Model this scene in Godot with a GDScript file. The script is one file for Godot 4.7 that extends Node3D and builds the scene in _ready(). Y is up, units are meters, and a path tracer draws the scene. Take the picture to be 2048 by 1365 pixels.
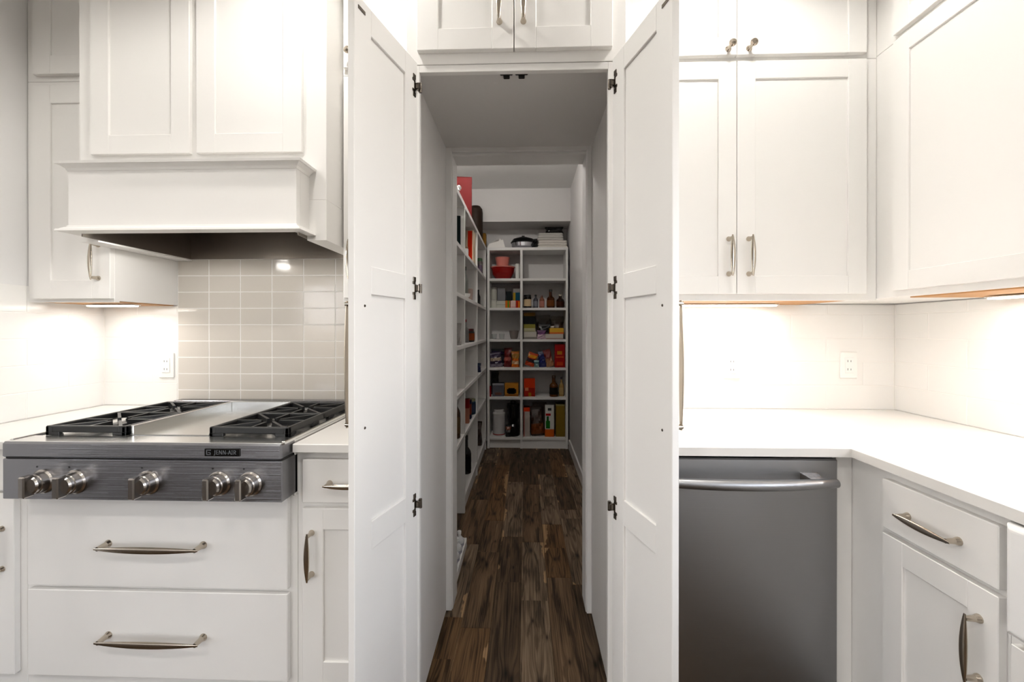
extends Node3D
# A white kitchen with an open pantry passage. Lengths in metres; x to the right, y up, "d" is the distance
# in front of the camera's wall of origin (world z = -d). The camera stands at x 0, d 0.

const EXPOSURE := 1.42
const SKY_ENERGY := 8.6
const CAN := 0.73          # each recessed downlight
const UNDER := 0.33        # under-cabinet strips
const PANTRY := 0.40
const HOOD := 0.08         # each of two lamps in the range hood
const CAM_H := 1.264
const FOCAL := 859.4      # pixels, for a 2048 x 1365 frame
const WALL := 1.93        # distance of the kitchen's back wall

var org := Vector3.ZERO   # shapes are given in room coordinates and stored relative to this point
var used := {}
var M := {}


# ---------------------------------------------------------------- the scene
func _ready() -> void:
	var cam := Camera3D.new()
	cam.name = "camera"
	cam.position = Vector3(0, CAM_H, 0)
	cam.rotation = Vector3(-0.0022, 0.0325, 0)
	cam.projection = Camera3D.PROJECTION_FRUSTUM
	cam.keep_aspect = Camera3D.KEEP_HEIGHT
	cam.near = 0.05
	cam.far = 60.0
	cam.size = 0.05 * 1365.0 / FOCAL
	cam.frustum_offset = Vector2(0.0, -0.05 * 21.2 / FOCAL)
	cam.current = true
	add_child(cam)
	var env := Environment.new()
	env.background_mode = Environment.BG_SKY
	var sky := Sky.new()
	var sm := ProceduralSkyMaterial.new()
	sm.sky_top_color = Color(0.76, 0.80, 0.86)
	sm.sky_horizon_color = Color(0.925, 0.91, 0.895)
	sm.ground_horizon_color = Color(0.66, 0.63, 0.59)
	sm.ground_bottom_color = Color(0.46, 0.44, 0.41)
	sky.sky_material = sm
	env.sky = sky
	env.background_energy_multiplier = SKY_ENERGY
	env.tonemap_mode = Environment.TONE_MAPPER_LINEAR
	env.tonemap_exposure = EXPOSURE
	env.sdfgi_enabled = true
	env.ssao_enabled = true
	env.ssil_enabled = true
	var we := WorldEnvironment.new()
	we.name = "environment"
	we.environment = env
	add_child(we)
	materials()
	lamps()
	shell()
	tiles()
	left_side()
	hood()
	rangetop()
	pantry_cabinet()
	right_side()
	dishwasher()
	pantry()
	goods()

# ---------------------------------------------------------------- lamps
func spot(parent: Node3D, at: Vector3, energy: float, angle: float, size: float, soft := 0.45) -> void:
	var l := SpotLight3D.new()
	l.name = "light"
	l.position = at
	l.rotation = Vector3(-PI / 2, 0, 0)
	l.light_color = Color(1.0, 0.985, 0.96)
	l.light_energy = energy
	l.spot_range = 14.0
	l.spot_attenuation = 2.0
	l.spot_angle = angle
	l.spot_angle_attenuation = soft
	l.light_size = size
	l.shadow_enabled = true
	parent.add_child(l)

func can(x: float, d: float, label: String, energy := CAN) -> void:
	var t := thing("recessed_light", label, "ceiling light", x, 2.74, d)
	var s := st()
	lathe(s, V(x, 2.74, d), [Vector2(0.058, -0.002), Vector2(0.062, -0.008), Vector2(0.088, -0.004), Vector2(0.088, 0.0)], 28)
	part(t, "trim_ring", s, M.plastic_white)
	s = st()
	lathe(s, V(x, 2.74, d), [Vector2(0.0, -0.003), Vector2(0.06, -0.003), Vector2(0.06, 0.0)], 28)
	part(t, "lens", s, M.can_glow)
	spot(t, Vector3(0, -0.012, 0), energy, 78.0, 0.06)

func strip(label: String, x0: float, x1: float, y: float, d: float, along_x := true) -> void:
	var len := absf(x1 - x0)
	var cx := (x0 + x1) * 0.5
	var t := thing("under_cabinet_light", label, "light strip", cx if along_x else d, y, d if along_x else cx)
	var s := st()
	if along_x:
		box(s, x0, x1, y - 0.004, y, d - 0.022, d + 0.022, 0.002)
	else:
		box(s, d - 0.022, d + 0.022, y - 0.004, y, x0, x1, 0.002)
	part(t, "housing", s, M.plastic_white)
	s = st()
	if along_x:
		box(s, x0 + 0.006, x1 - 0.006, y - 0.009, y - 0.004, d - 0.017, d + 0.017, 0.002)
	else:
		box(s, d - 0.017, d + 0.017, y - 0.009, y - 0.004, x0 + 0.006, x1 - 0.006, 0.002)
	part(t, "diffuser", s, M.led)
	var l := AreaLight3D.new()
	l.name = "light"
	l.area_size = Vector2(len - 0.02, 0.03) if along_x else Vector2(0.03, len - 0.02)
	l.position = Vector3(0, -0.012, 0)
	l.rotation = Vector3(-PI / 2, 0, 0)
	l.light_color = Color(1.0, 0.985, 0.965)
	l.light_energy = UNDER * len
	l.area_range = 8.0
	l.area_attenuation = 2.0
	l.shadow_enabled = true
	t.add_child(l)

func lamps() -> void:
	can(-1.45, 0.62, "round recessed ceiling downlight nearest the left kitchen wall", CAN * 0.75)
	can(-0.62, 1.12, "round recessed ceiling downlight in front of the pantry's left door")
	can(0.70, 1.12, "round recessed ceiling downlight in front of the pantry's right door")
	for q in [[-1.62, "left"], [-0.55, "middle"], [0.58, "right"]]:
		can(q[0], -0.5, "round recessed ceiling downlight just behind the viewer, %s of its row" % q[1])
		can(q[0], -2.2, "round recessed ceiling downlight over the back of the kitchen, %s of its row" % q[1])
		can(q[0] - 2.6, -4.2, "round recessed ceiling downlight far back in the living area, %s of its row" % q[1])
	strip("short glowing light strip under the cabinet left of the hood", -1.85, -1.64, 1.369, 1.76)
	strip("long glowing light strip under the cabinets right of the pantry", 0.40, 1.04, 1.369, 1.82)
	strip("glowing light strip under the cabinet on the right-hand wall", 0.70, 1.43, 1.369, 1.49, false)
	var t := thing("flush_light", "flat round ceiling light on the pantry ceiling", "ceiling light", -0.36, 2.74, 2.90)
	var s := st()
	lathe(s, V(-0.36, 2.74, 2.90), [Vector2(0.135, -0.035), Vector2(0.15, -0.03), Vector2(0.15, 0.0)], 28)
	part(t, "rim", s, M.plastic_white)
	s = st()
	lathe(s, V(-0.36, 2.74, 2.90), [Vector2(0.0, -0.045), Vector2(0.09, -0.042), Vector2(0.135, -0.035)], 28)
	part(t, "shade", s, M.pantry_glow)
	var l := OmniLight3D.new()
	l.name = "light"
	l.position = Vector3(0, -0.10, 0)
	l.light_color = Color(1.0, 0.98, 0.955)
	l.light_energy = PANTRY
	l.light_size = 0.05
	l.omni_range = 8.0
	l.omni_attenuation = 2.0
	l.shadow_enabled = true
	t.add_child(l)

# ---------------------------------------------------------------- nodes
func numbered(called: String) -> String:
	if not used.has(called):
		used[called] = 0
		return called
	used[called] += 1
	return "%s_%03d" % [called, used[called]]

func thing(called: String, label: String, category: String, x: float, y: float, d: float, group := "") -> Node3D:
	var o := Node3D.new()
	o.name = numbered(called)
	o.position = Vector3(x, y, -d)
	org = Vector3(x, y, -d)
	tag(o, label, category, group)
	add_child(o)
	return o

func tag(o: Node3D, label: String, category: String, group := "") -> void:
	o.set_meta("label", label)
	o.set_meta("category", category)
	if group != "":
		o.set_meta("group", group)

func part(parent: Node3D, called: String, s: SurfaceTool, mat: Material) -> MeshInstance3D:
	var o := MeshInstance3D.new()
	o.name = called
	s.set_material(mat)
	o.mesh = s.commit()
	o.cast_shadow = GeometryInstance3D.SHADOW_CASTING_SETTING_ON
	parent.add_child(o, true)
	return o

func struct(called: String, s: SurfaceTool, mat: Material) -> MeshInstance3D:
	var o := MeshInstance3D.new()
	o.name = numbered(called)
	s.set_material(mat)
	o.mesh = s.commit()
	o.set_meta("kind", "structure")
	add_child(o)
	return o

# a whole thing copied, with its parts, under the next number
func copy(o: Node3D, label: String, x: float, y: float, d: float) -> Node3D:
	var c: Node3D = o.duplicate()
	c.name = numbered(String(o.name).trim_suffix("_" + String(o.name).get_slice("_", String(o.name).get_slice_count("_") - 1)) if String(o.name).right(3).is_valid_int() else String(o.name))
	c.position = Vector3(x, y, -d)
	c.set_meta("label", label)
	add_child(c)
	return c

# ---------------------------------------------------------------- shapes
func st() -> SurfaceTool:
	var s := SurfaceTool.new()
	s.begin(Mesh.PRIMITIVE_TRIANGLES)
	return s

func V(x: float, y: float, d: float) -> Vector3:
	return Vector3(x, y, -d) - org

func tri(s: SurfaceTool, a: Vector3, b: Vector3, c: Vector3, na: Vector3, nb: Vector3, nc: Vector3) -> void:
	if (b - a).cross(c - a).dot(na + nb + nc) > 0.0:
		var t := b
		b = c
		c = t
		t = nb
		nb = nc
		nc = t
	s.set_normal(na)
	s.add_vertex(a)
	s.set_normal(nb)
	s.add_vertex(b)
	s.set_normal(nc)
	s.add_vertex(c)

func quad(s: SurfaceTool, a: Vector3, b: Vector3, c: Vector3, d: Vector3, n: Vector3) -> void:
	tri(s, a, b, c, n, n, n)
	tri(s, a, c, d, n, n, n)

# flat quad whose normal points away from "inside"
func face(s: SurfaceTool, a: Vector3, b: Vector3, c: Vector3, d: Vector3, inside: Vector3) -> void:
	var n := (b - a).cross(c - a)
	if n.length() < 1e-12:
		n = (c - a).cross(d - a)
	if n.length() < 1e-12:
		return
	n = n.normalized()
	if n.dot((a + b + c + d) * 0.25 - inside) < 0.0:
		n = -n
	quad(s, a, b, c, d, n)

# box between two corners of local space with chamfered edges
func rawbox(s: SurfaceTool, lo: Vector3, hi: Vector3, c := 0.0) -> void:
	var a := lo.min(hi)
	var b := lo.max(hi)
	var size := b - a
	c = minf(c, 0.45 * minf(size.x, minf(size.y, size.z)))
	var mid := (a + b) * 0.5
	var P := func(ax: int, sg: int, u: int, w: int) -> Vector3:  # corner of the face of axis ax
		var p := Vector3.ZERO
		var i := (ax + 1) % 3
		var j := (ax + 2) % 3
		p[ax] = b[ax] if sg > 0 else a[ax]
		p[i] = b[i] - c if u > 0 else a[i] + c
		p[j] = b[j] - c if w > 0 else a[j] + c
		return p
	for ax in 3:
		for sg in [-1, 1]:
			var n := Vector3.ZERO
			n[ax] = sg
			quad(s, P.call(ax, sg, -1, -1), P.call(ax, sg, 1, -1), P.call(ax, sg, 1, 1), P.call(ax, sg, -1, 1), n)
	if c <= 0.0:
		return
	for ax in 3:  # edges between faces ax and ax+1
		var i := (ax + 1) % 3
		for sa in [-1, 1]:
			for sb in [-1, 1]:
				var n := Vector3.ZERO
				n[ax] = sa
				n[i] = sb
				# on face ax: u is axis i, w is axis k; on face i: u is axis k, w is axis ax
				quad(s, P.call(ax, sa, sb, -1), P.call(ax, sa, sb, 1), P.call(i, sb, 1, sa), P.call(i, sb, -1, sa), n.normalized())
	for sx in [-1, 1]:
		for sy in [-1, 1]:
			for sz in [-1, 1]:
				var n := Vector3(sx, sy, sz).normalized()
				tri(s, P.call(0, sx, sy, sz), P.call(1, sy, sz, sx), P.call(2, sz, sx, sy), n, n, n)

func box(s: SurfaceTool, x0: float, x1: float, y0: float, y1: float, d0: float, d1: float, c := 0.0) -> void:
	rawbox(s, V(x0, y0, d0), V(x1, y1, d1), c)

# solid with four sloping sides: bottom rectangle grown by o0, top by o1 (left, right, front); the back stays
func flare(s: SurfaceTool, x0: float, x1: float, df: float, db: float, y0: float, y1: float, o0: float, o1: float) -> void:
	var a := [V(x0 - o0, y0, df - o0), V(x1 + o0, y0, df - o0), V(x1 + o0, y0, db), V(x0 - o0, y0, db)]
	var b := [V(x0 - o1, y1, df - o1), V(x1 + o1, y1, df - o1), V(x1 + o1, y1, db), V(x0 - o1, y1, db)]
	hexa(s, a, b)

func hexa(s: SurfaceTool, a: Array, b: Array) -> void:
	var mid := Vector3.ZERO
	for k in 4:
		mid += (a[k] + b[k]) / 8.0
	face(s, a[0], a[1], a[2], a[3], mid)
	face(s, b[0], b[1], b[2], b[3], mid)
	for k in 4:
		face(s, a[k], a[(k + 1) % 4], b[(k + 1) % 4], b[k], mid)

# turned shape about a local axis: profile of (radius, height); axis 1 = up, 2 = towards +z, 0 = +x
func lathe(s: SurfaceTool, at: Vector3, prof: Array, seg := 20, axis := 1, squash := 1.0) -> void:
	var ring := func(p: Vector2, k: int) -> Vector3:
		var an := TAU * k / seg
		var u := cos(an) * p.x
		var w := sin(an) * p.x * squash
		if axis == 1:
			return at + Vector3(u, p.y, w)
		if axis == 2:
			return at + Vector3(u, w, p.y)
		return at + Vector3(p.y, u, w)
	for i in prof.size() - 1:
		var p: Vector2 = prof[i]
		var q: Vector2 = prof[i + 1]
		var t := (q - p).normalized()
		for k in seg:
			var nrm := func(kk: int) -> Vector3:
				var an := TAU * kk / seg
				var out := Vector2(t.y, -t.x)
				var u := cos(an) * out.x
				var w := sin(an) * out.x / maxf(squash, 0.01)
				var n := Vector3(u, out.y, w) if axis == 1 else Vector3(u, w, out.y) if axis == 2 else Vector3(out.y, u, w)
				return n.normalized()
			var a: Vector3 = ring.call(p, k)
			var b: Vector3 = ring.call(p, k + 1)
			var c: Vector3 = ring.call(q, k + 1)
			var e: Vector3 = ring.call(q, k)
			var n0: Vector3 = nrm.call(k)
			var n1: Vector3 = nrm.call(k + 1)
			if p.x > 1e-6:
				tri(s, a, b, c, n0, n1, n1)
			if q.x > 1e-6:
				tri(s, a, c, e, n0, n1, n0)

# round bar along points with radii (r across, rz through) and smooth sides
func tube(s: SurfaceTool, pts: Array, rad: Array, seg := 10, flat := 1.0, side := Vector3.ZERO) -> void:
	var rings := []
	var norms := []
	for i in pts.size():
		var p: Vector3 = pts[i]
		var t: Vector3 = (pts[mini(i + 1, pts.size() - 1)] - pts[maxi(i - 1, 0)]).normalized()
		var ref := side if side != Vector3.ZERO else (Vector3.UP if absf(t.y) < 0.9 else Vector3.RIGHT)
		var bx := t.cross(ref).normalized()
		var by := bx.cross(t).normalized()
		var r := []
		var n := []
		for k in seg:
			var an := TAU * k / seg
			r.append(p + (bx * cos(an) + by * sin(an) * flat) * rad[i])
			n.append((bx * cos(an) + by * sin(an) / flat).normalized())
		rings.append(r)
		norms.append(n)
	for i in pts.size() - 1:
		for k in seg:
			var k2 := (k + 1) % seg
			tri(s, rings[i][k], rings[i][k2], rings[i + 1][k2], norms[i][k], norms[i][k2], norms[i + 1][k2])
			tri(s, rings[i][k], rings[i + 1][k2], rings[i + 1][k], norms[i][k], norms[i + 1][k2], norms[i + 1][k])
	for e in [0, pts.size() - 1]:
		var away: Vector3 = (pts[e] - pts[1 if e == 0 else e - 1]).normalized()
		for k in seg:
			tri(s, pts[e], rings[e][k], rings[e][(k + 1) % seg], away, away, away)

# ---------------------------------------------------------------- materials
func mat(called: String, c: Color, rough := 0.5, metal := 0.0, spec := 0.5) -> StandardMaterial3D:
	var m := StandardMaterial3D.new()
	m.resource_name = called
	m.albedo_color = c
	m.roughness = rough
	m.metallic = metal
	m.metallic_specular = spec
	M[called] = m
	return m

func noise_tex(size: int, freq: float, seed_: int, normal := false, strength := 2.0) -> NoiseTexture2D:
	var n := FastNoiseLite.new()
	n.seed = seed_
	n.frequency = freq
	n.fractal_octaves = 4
	var t := NoiseTexture2D.new()
	t.width = size
	t.height = size
	t.seamless = true
	t.noise = n
	t.as_normal_map = normal
	t.bump_strength = strength
	return t

# fine scratches that all run one way, as a normal map
func brushed(along_x: bool, strength: float) -> ImageTexture:
	var rng := RandomNumberGenerator.new()
	rng.seed = 77
	var w := 256
	var im := Image.create(w, w, false, Image.FORMAT_RGB8)
	var lines := PackedFloat32Array()
	for k in w * 4:
		lines.append(rng.randf())
	for a in w:
		for b in w:
			var v := lines[a] * 0.7 + lines[(a + 256 * (1 + (b / 64) % 3)) % (w * 4)] * 0.3
			var c := Color(v, v, v)
			if along_x:
				im.set_pixel(b, a, c)
			else:
				im.set_pixel(a, b, c)
	im.bump_map_to_normal_map(strength)
	return ImageTexture.create_from_image(im)

func materials() -> void:
	var paint := noise_tex(256, 0.03, 4, true, 1.0)
	for k in [["cabinet", Color(0.92, 0.912, 0.90), 0.42], ["wall", Color(0.885, 0.88, 0.875), 0.85], ["pantry_wall", Color(0.83, 0.82, 0.815), 0.8], ["interior", Color(0.85, 0.84, 0.83), 0.5], ["trim", Color(0.90, 0.893, 0.885), 0.45], ["melamine", Color(0.87, 0.863, 0.853), 0.5], ["ceiling", Color(0.92, 0.917, 0.91), 0.9]]:
		var m := mat(k[0], k[1], k[2])
		m.normal_enabled = true
		m.normal_texture = paint
		m.normal_scale = 0.06 if k[0] != "wall" and k[0] != "pantry_wall" and k[0] != "ceiling" else 0.25
		m.uv1_triplanar = true
		m.uv1_scale = Vector3(3, 3, 3)
	var q := mat("quartz", Color(0.885, 0.875, 0.86), 0.22)
	q.albedo_texture = null
	mat("sink", Color(0.93, 0.925, 0.92), 0.12)
	var t := mat("beige_tile", Color(0.815, 0.79, 0.755), 0.09)
	t.normal_enabled = true
	t.normal_texture = noise_tex(256, 0.012, 9, true, 4.0)
	t.normal_scale = 0.05
	t.uv1_triplanar = true
	t.uv1_world_triplanar = true
	t.uv1_scale = Vector3(3, 3, 3)
	mat("white_tile", Color(0.925, 0.918, 0.905), 0.14)
	mat("grout", Color(0.925, 0.915, 0.90), 0.9)
	for k in [["steel", Color(0.62, 0.62, 0.625), 0.37, true], ["range_steel", Color(0.55, 0.55, 0.565), 0.27, true], ["dark_steel", Color(0.56, 0.53, 0.50), 0.32, true]]:
		var m := mat(k[0], k[1], k[2], 1.0)
		m.normal_enabled = true
		m.normal_texture = brushed(k[3], 1.2)
		m.normal_scale = 0.32
		m.uv1_triplanar = true
		m.uv1_scale = Vector3(5, 14, 5)
	mat("knob_steel", Color(0.68, 0.66, 0.64), 0.2, 1.0)
	mat("deck_steel", Color(0.86, 0.86, 0.855), 0.24, 1.0)
	mat("nickel", Color(0.74, 0.70, 0.645), 0.16, 1.0)
	mat("hinge_metal", Color(0.42, 0.39, 0.36), 0.25, 1.0)
	mat("cast_iron", Color(0.085, 0.088, 0.092), 0.42)
	mat("black", Color(0.03, 0.03, 0.032), 0.35)
	mat("gloss_black", Color(0.02, 0.02, 0.022), 0.12)
	mat("dark_gap", Color(0.10, 0.095, 0.09), 0.7)
	mat("raw_wood", Color(0.72, 0.53, 0.33), 0.6)
	mat("plastic_white", Color(0.92, 0.92, 0.91), 0.3)
	mat("plate_white", Color(0.93, 0.925, 0.91), 0.35)
	mat("letter", Color(0.36, 0.37, 0.39), 0.4)
	var g := mat("glass", Color(0.95, 0.96, 0.96, 0.08), 0.05)
	g.refraction_enabled = true
	g.refraction_scale = 0.05
	var pn := mat("pane", Color(0.95, 0.97, 1.0, 0.06), 0.02)
	pn.transparency = BaseMaterial3D.TRANSPARENCY_ALPHA
	var e := mat("led", Color(1, 1, 1), 0.5)
	e.emission_enabled = true
	e.emission = Color(1.0, 0.96, 0.90)
	e.emission_energy_multiplier = 6.0
	var c := mat("can_glow", Color(1, 1, 1), 0.5)
	c.emission_enabled = true
	c.emission = Color(1.0, 0.95, 0.88)
	c.emission_energy_multiplier = 6.0
	var pg := mat("pantry_glow", Color(1, 1, 1), 0.5)
	pg.emission_enabled = true
	pg.emission = Color(1.0, 0.96, 0.90)
	pg.emission_energy_multiplier = 1.2
	var hg := mat("hood_glow", Color(1, 1, 1), 0.5)
	hg.emission_enabled = true
	hg.emission = Color(1.0, 0.97, 0.93)
	hg.emission_energy_multiplier = 10.0
	wood()

# four plank faces of dark stained hickory, each with grain, pale sapwood edges and knots
func wood() -> void:
	var w := 160
	var h := 1024
	for v in 4:
		var rng := RandomNumberGenerator.new()
		rng.seed = 300 + v
		var fine := FastNoiseLite.new()
		fine.seed = 10 + v
		fine.frequency = 0.02
		fine.fractal_octaves = 3
		var broad := FastNoiseLite.new()
		broad.seed = 50 + v
		broad.frequency = 0.006
		var knots := []
		for k in 4:
			knots.append(Vector3(rng.randf_range(20, w - 20), rng.randf_range(60, h - 60), rng.randf_range(6, 15)))
		var base := [Vector3(0.098, 0.062, 0.036), Vector3(0.135, 0.095, 0.062), Vector3(0.066, 0.043, 0.026), Vector3(0.112, 0.064, 0.031)][v] as Vector3
		var pale := Vector3(0.36, 0.22, 0.115)
		var bytes := PackedByteArray()
		bytes.resize(w * h * 3)
		var at := 0
		for y in h:
			for x in w:
				var bend := 0.0
				var dark := 0.0
				for k in knots:
					var dx: float = x - k.x
					var dy: float = (y - k.y) * 0.55
					var q: float = (dx * dx + dy * dy) / (k.z * k.z)
					if q < 30.0:
						bend += dx * 1.3 * exp(-q * 0.16)
						dark += exp(-q * 0.9)
				var g := fine.get_noise_2d((x + bend) * 4.0, y * 0.16)
				var b := broad.get_noise_2d((x + bend) * 1.6, y * 0.35)
				var smudge := smoothstep(0.12, 0.5, broad.get_noise_2d((x + bend) * 2.6 + 500.0, y * 0.55))
				var c := base * maxf(0.25, 1.0 + 0.95 * g + 0.6 * b) * (1.0 - 0.55 * smudge)
				var edge := broad.get_noise_2d(900.0, y * 0.5 + v * 177.0) * 95.0 - 10.0 + (14.0 if v == 3 else 0.0)
				var sap := smoothstep(0.0, 7.0, edge - x + 9.0 * g) if v % 2 == 1 else smoothstep(0.0, 7.0, edge - (w - x) + 6.0 * g) * (0.8 if v == 2 else 0.0)
				c = c.lerp(pale * (1.0 + 0.4 * g), 0.8 * sap)
				c *= 1.0 - 0.85 * minf(dark, 1.0)
				var o := Color(maxf(c.x, 0.004), maxf(c.y, 0.003), maxf(c.z, 0.002)).linear_to_srgb()
				bytes[at] = int(clampf(o.r, 0, 1) * 255.0)
				bytes[at + 1] = int(clampf(o.g, 0, 1) * 255.0)
				bytes[at + 2] = int(clampf(o.b, 0, 1) * 255.0)
				at += 3
		var im := Image.create_from_data(w, h, false, Image.FORMAT_RGB8, bytes)
		var m := mat("plank%d" % v, Color(1, 1, 1), 0.55, 0.0, 0.22)
		m.albedo_texture = ImageTexture.create_from_image(im)
		m.texture_repeat = true

# ---------------------------------------------------------------- setting
func shell() -> void:
	org = Vector3.ZERO
	var s := st()
	box(s, -5.6, 1.75, -0.08, -0.012, -6.1, 5.0)
	var fl := struct("floor", s, M.plank2)
	planks(fl)
	s = st()
	box(s, -5.6, 1.75, 2.74, 2.82, -6.1, 5.0)
	struct("ceiling", s, M.ceiling)
	# kitchen's back wall with the cased opening to the pantry
	s = st()
	box(s, -5.6, -0.333, 0.0, 2.74, WALL, WALL + 0.113)
	box(s, 0.27, 1.75, 0.0, 2.74, WALL, WALL + 0.113)
	box(s, -0.333, 0.27, 2.055, 2.74, WALL, WALL + 0.113)
	struct("wall_back", s, M.wall)
	s = st()
	box(s, -2.07, -1.955, 0.0, 2.74, 0.78, WALL)
	struct("wall_left", s, M.wall)
	s = st()
	box(s, 1.61, 1.75, 0.0, 2.74, -6.1, -2.30)
	box(s, 1.61, 1.75, 0.0, 2.74, 0.50, WALL)
	box(s, 1.61, 1.75, 0.0, 1.08, -2.30, 0.50)
	box(s, 1.61, 1.75, 2.20, 2.74, -2.30, 0.50)
	struct("wall_right", s, M.wall)
	s = st()
	for d in [-2.30, -1.39, -0.47, 0.44]:
		box(s, 1.66, 1.72, 1.08, 2.20, d, d + 0.06, 0.004)
	box(s, 1.66, 1.72, 1.08, 1.14, -2.30, 0.50, 0.004)
	box(s, 1.66, 1.72, 2.14, 2.20, -2.30, 0.50, 0.004)
	var sw := struct("window_3", s, M.trim)
	for d in [-2.24, -1.33, -0.41]:
		s = st()
		box(s, 1.687, 1.693, 1.14, 2.14, d, d + 0.85)
		part(sw, "pane", s, M.pane)
	s = st()
	box(s, -5.6, -5.3, 0.0, 2.74, -6.1, -5.95)
	box(s, -3.2, 1.61, 0.0, 2.74, -6.1, -5.95)
	box(s, -5.3, -3.2, 2.35, 2.74, -6.1, -5.95)
	struct("wall_rear", s, M.wall)
	s = st()
	for x in [-5.3, -4.29, -3.28]:
		box(s, x, x + 0.08, 0.0, 2.35, -6.06, -6.0, 0.004)
	box(s, -5.3, -3.2, 0.0, 0.08, -6.06, -6.0, 0.004)
	box(s, -5.3, -3.2, 2.27, 2.35, -6.06, -6.0, 0.004)
	var pd := struct("window_2", s, M.trim)
	for x in [-5.22, -4.21]:
		s = st()
		box(s, x, x + 0.93, 0.08, 2.27, -6.034, -6.028)
		part(pd, "pane", s, M.pane)
	# the living area's far left wall with one wide window
	s = st()
	box(s, -5.6, -5.48, 0.0, 2.74, -5.95, -2.9)
	box(s, -5.6, -5.48, 0.0, 2.74, -0.5, WALL)
	box(s, -5.6, -5.48, 0.0, 0.75, -2.9, -0.5)
	box(s, -5.6, -5.48, 2.25, 2.74, -2.9, -0.5)
	struct("wall_far_left", s, M.wall)
	s = st()
	for d in [-2.9, -1.73, -0.56]:
		box(s, -5.58, -5.50, 0.75, 2.25, d, d + 0.06, 0.004)
	box(s, -5.58, -5.50, 0.75, 0.81, -2.9, -0.5, 0.004)
	box(s, -5.58, -5.50, 2.19, 2.25, -2.9, -0.5, 0.004)
	var wn := struct("window_1", s, M.trim)
	for d in [-2.84, -1.67]:
		s = st()
		box(s, -5.545, -5.539, 0.81, 2.19, d, d + 1.11)
		part(wn, "pane", s, M.pane)
	# pantry room
	s = st()
	box(s, 0.465, 0.60, 0.0, 2.74, WALL + 0.113, 5.0)
	struct("wall_pantry_right", s, M.pantry_wall)
	s = st()
	box(s, -0.90, -0.78, 0.0, 2.74, WALL + 0.113, 5.0)
	struct("wall_pantry_left", s, M.pantry_wall)
	s = st()
	box(s, -0.78, 0.465, 0.0, 2.74, 4.87, 5.0)
	struct("wall_pantry_back", s, M.pantry_wall)
	s = st()
	box(s, -0.78, 0.465, 2.395, 2.74, 4.50, 4.87)
	struct("wall_pantry_bulkhead", s, M.pantry_wall)
	s = st()
	box(s, 0.450, 0.465, 0.0, 0.10, WALL + 0.113, 4.55, 0.003)
	struct("baseboard_right", s, M.trim)
	# casing: jambs, head and the flat trim that shows inside the passage
	s = st()
	box(s, -0.360, -0.333, 0.0, 2.092, WALL - 0.014, WALL, 0.002)
	box(s, 0.270, 0.292, 0.0, 2.092, WALL - 0.014, WALL, 0.002)
	box(s, -0.333, 0.270, 2.060, 2.092, WALL - 0.014, WALL, 0.002)
	struct("trim_1", s, M.trim)
	s = st()
	box(s, -0.338, -0.330, 0.0, 2.055, WALL - 0.002, WALL + 0.118, 0.001)
	box(s, 0.267, 0.275, 0.0, 2.055, WALL - 0.002, WALL + 0.118, 0.001)
	box(s, -0.330, 0.267, 2.047, 2.056, WALL - 0.002, WALL + 0.118, 0.001)
	struct("door_1", s, M.trim)

# one board, top face mapped along its length
func plank(s: SurfaceTool, x0: float, x1: float, d0: float, d1: float, v: float, flip: bool) -> void:
	var c := 0.0018
	var y0 := -0.012
	var y1 := 0.0
	var a := [V(x0, y0, d0), V(x1, y0, d0), V(x1, y0, d1), V(x0, y0, d1)]
	var m := [V(x0, y1 - c, d0), V(x1, y1 - c, d0), V(x1, y1 - c, d1), V(x0, y1 - c, d1)]
	var b := [V(x0 + c, y1, d0 + c), V(x1 - c, y1, d0 + c), V(x1 - c, y1, d1 - c), V(x0 + c, y1, d1 - c)]
	var uvs := [Vector2(0, v), Vector2(1, v), Vector2(1, v + (d1 - d0) / 1.3), Vector2(0, v + (d1 - d0) / 1.3)]
	if flip:
		for k in 4:
			uvs[k].x = 1.0 - uvs[k].x
	var one := func(p: Array, q: Array, n: Vector3) -> void:
		for k in [0, 1, 2, 0, 2, 3]:
			s.set_normal(n)
			s.set_uv(q[k])
			s.add_vertex(p[k])
	one.call([b[0], b[1], b[2], b[3]] if (b[1] - b[0]).cross(b[2] - b[0]).y < 0 else [b[3], b[2], b[1], b[0]], uvs if (b[1] - b[0]).cross(b[2] - b[0]).y < 0 else [uvs[3], uvs[2], uvs[1], uvs[0]], Vector3.UP)
	for k in 4:
		var k2 := (k + 1) % 4
		var mid: Vector3 = (a[0] + b[2]) * 0.5
		for pair in [[m, b], [a, m]]:
			var n: Vector3 = (pair[0][k2] - pair[0][k]).cross(pair[1][k2] - pair[0][k]).normalized()
			if n.dot(pair[0][k] - mid) < 0:
				n = -n
			var q := [pair[0][k], pair[0][k2], pair[1][k2], pair[1][k]]
			if (q[1] - q[0]).cross(q[2] - q[0]).dot(n) > 0:
				q.reverse()
			one.call(q, [uvs[k], uvs[k2], uvs[k2], uvs[k]], n)

func planks(fl: Node3D) -> void:
	var rng := RandomNumberGenerator.new()
	rng.seed = 21
	var w := 0.127
	for col in range(-11, 12):
		var x0 := -0.022 + col * w
		var near := col < -6 or col > 3
		var d := (0.2 if near else 0.55) + rng.randf_range(-0.5, 0.1)
		var last := WALL if near else 4.87
		if x0 > 1.6:
			continue
		var was := -1
		while d < last:
			var len := rng.randf_range(0.55, 1.25)
			var e := minf(d + len, last)
			var v := rng.randi() % 4
			if v == was:
				v = (v + 1) % 4
			was = v
			if e - d > 0.05:
				var s := st()
				plank(s, x0, x0 + w - 0.0006, d, e - 0.0006, rng.randf(), rng.randf() < 0.5)
				part(fl, "plank", s, M["plank%d" % v])
			d = e

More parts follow.
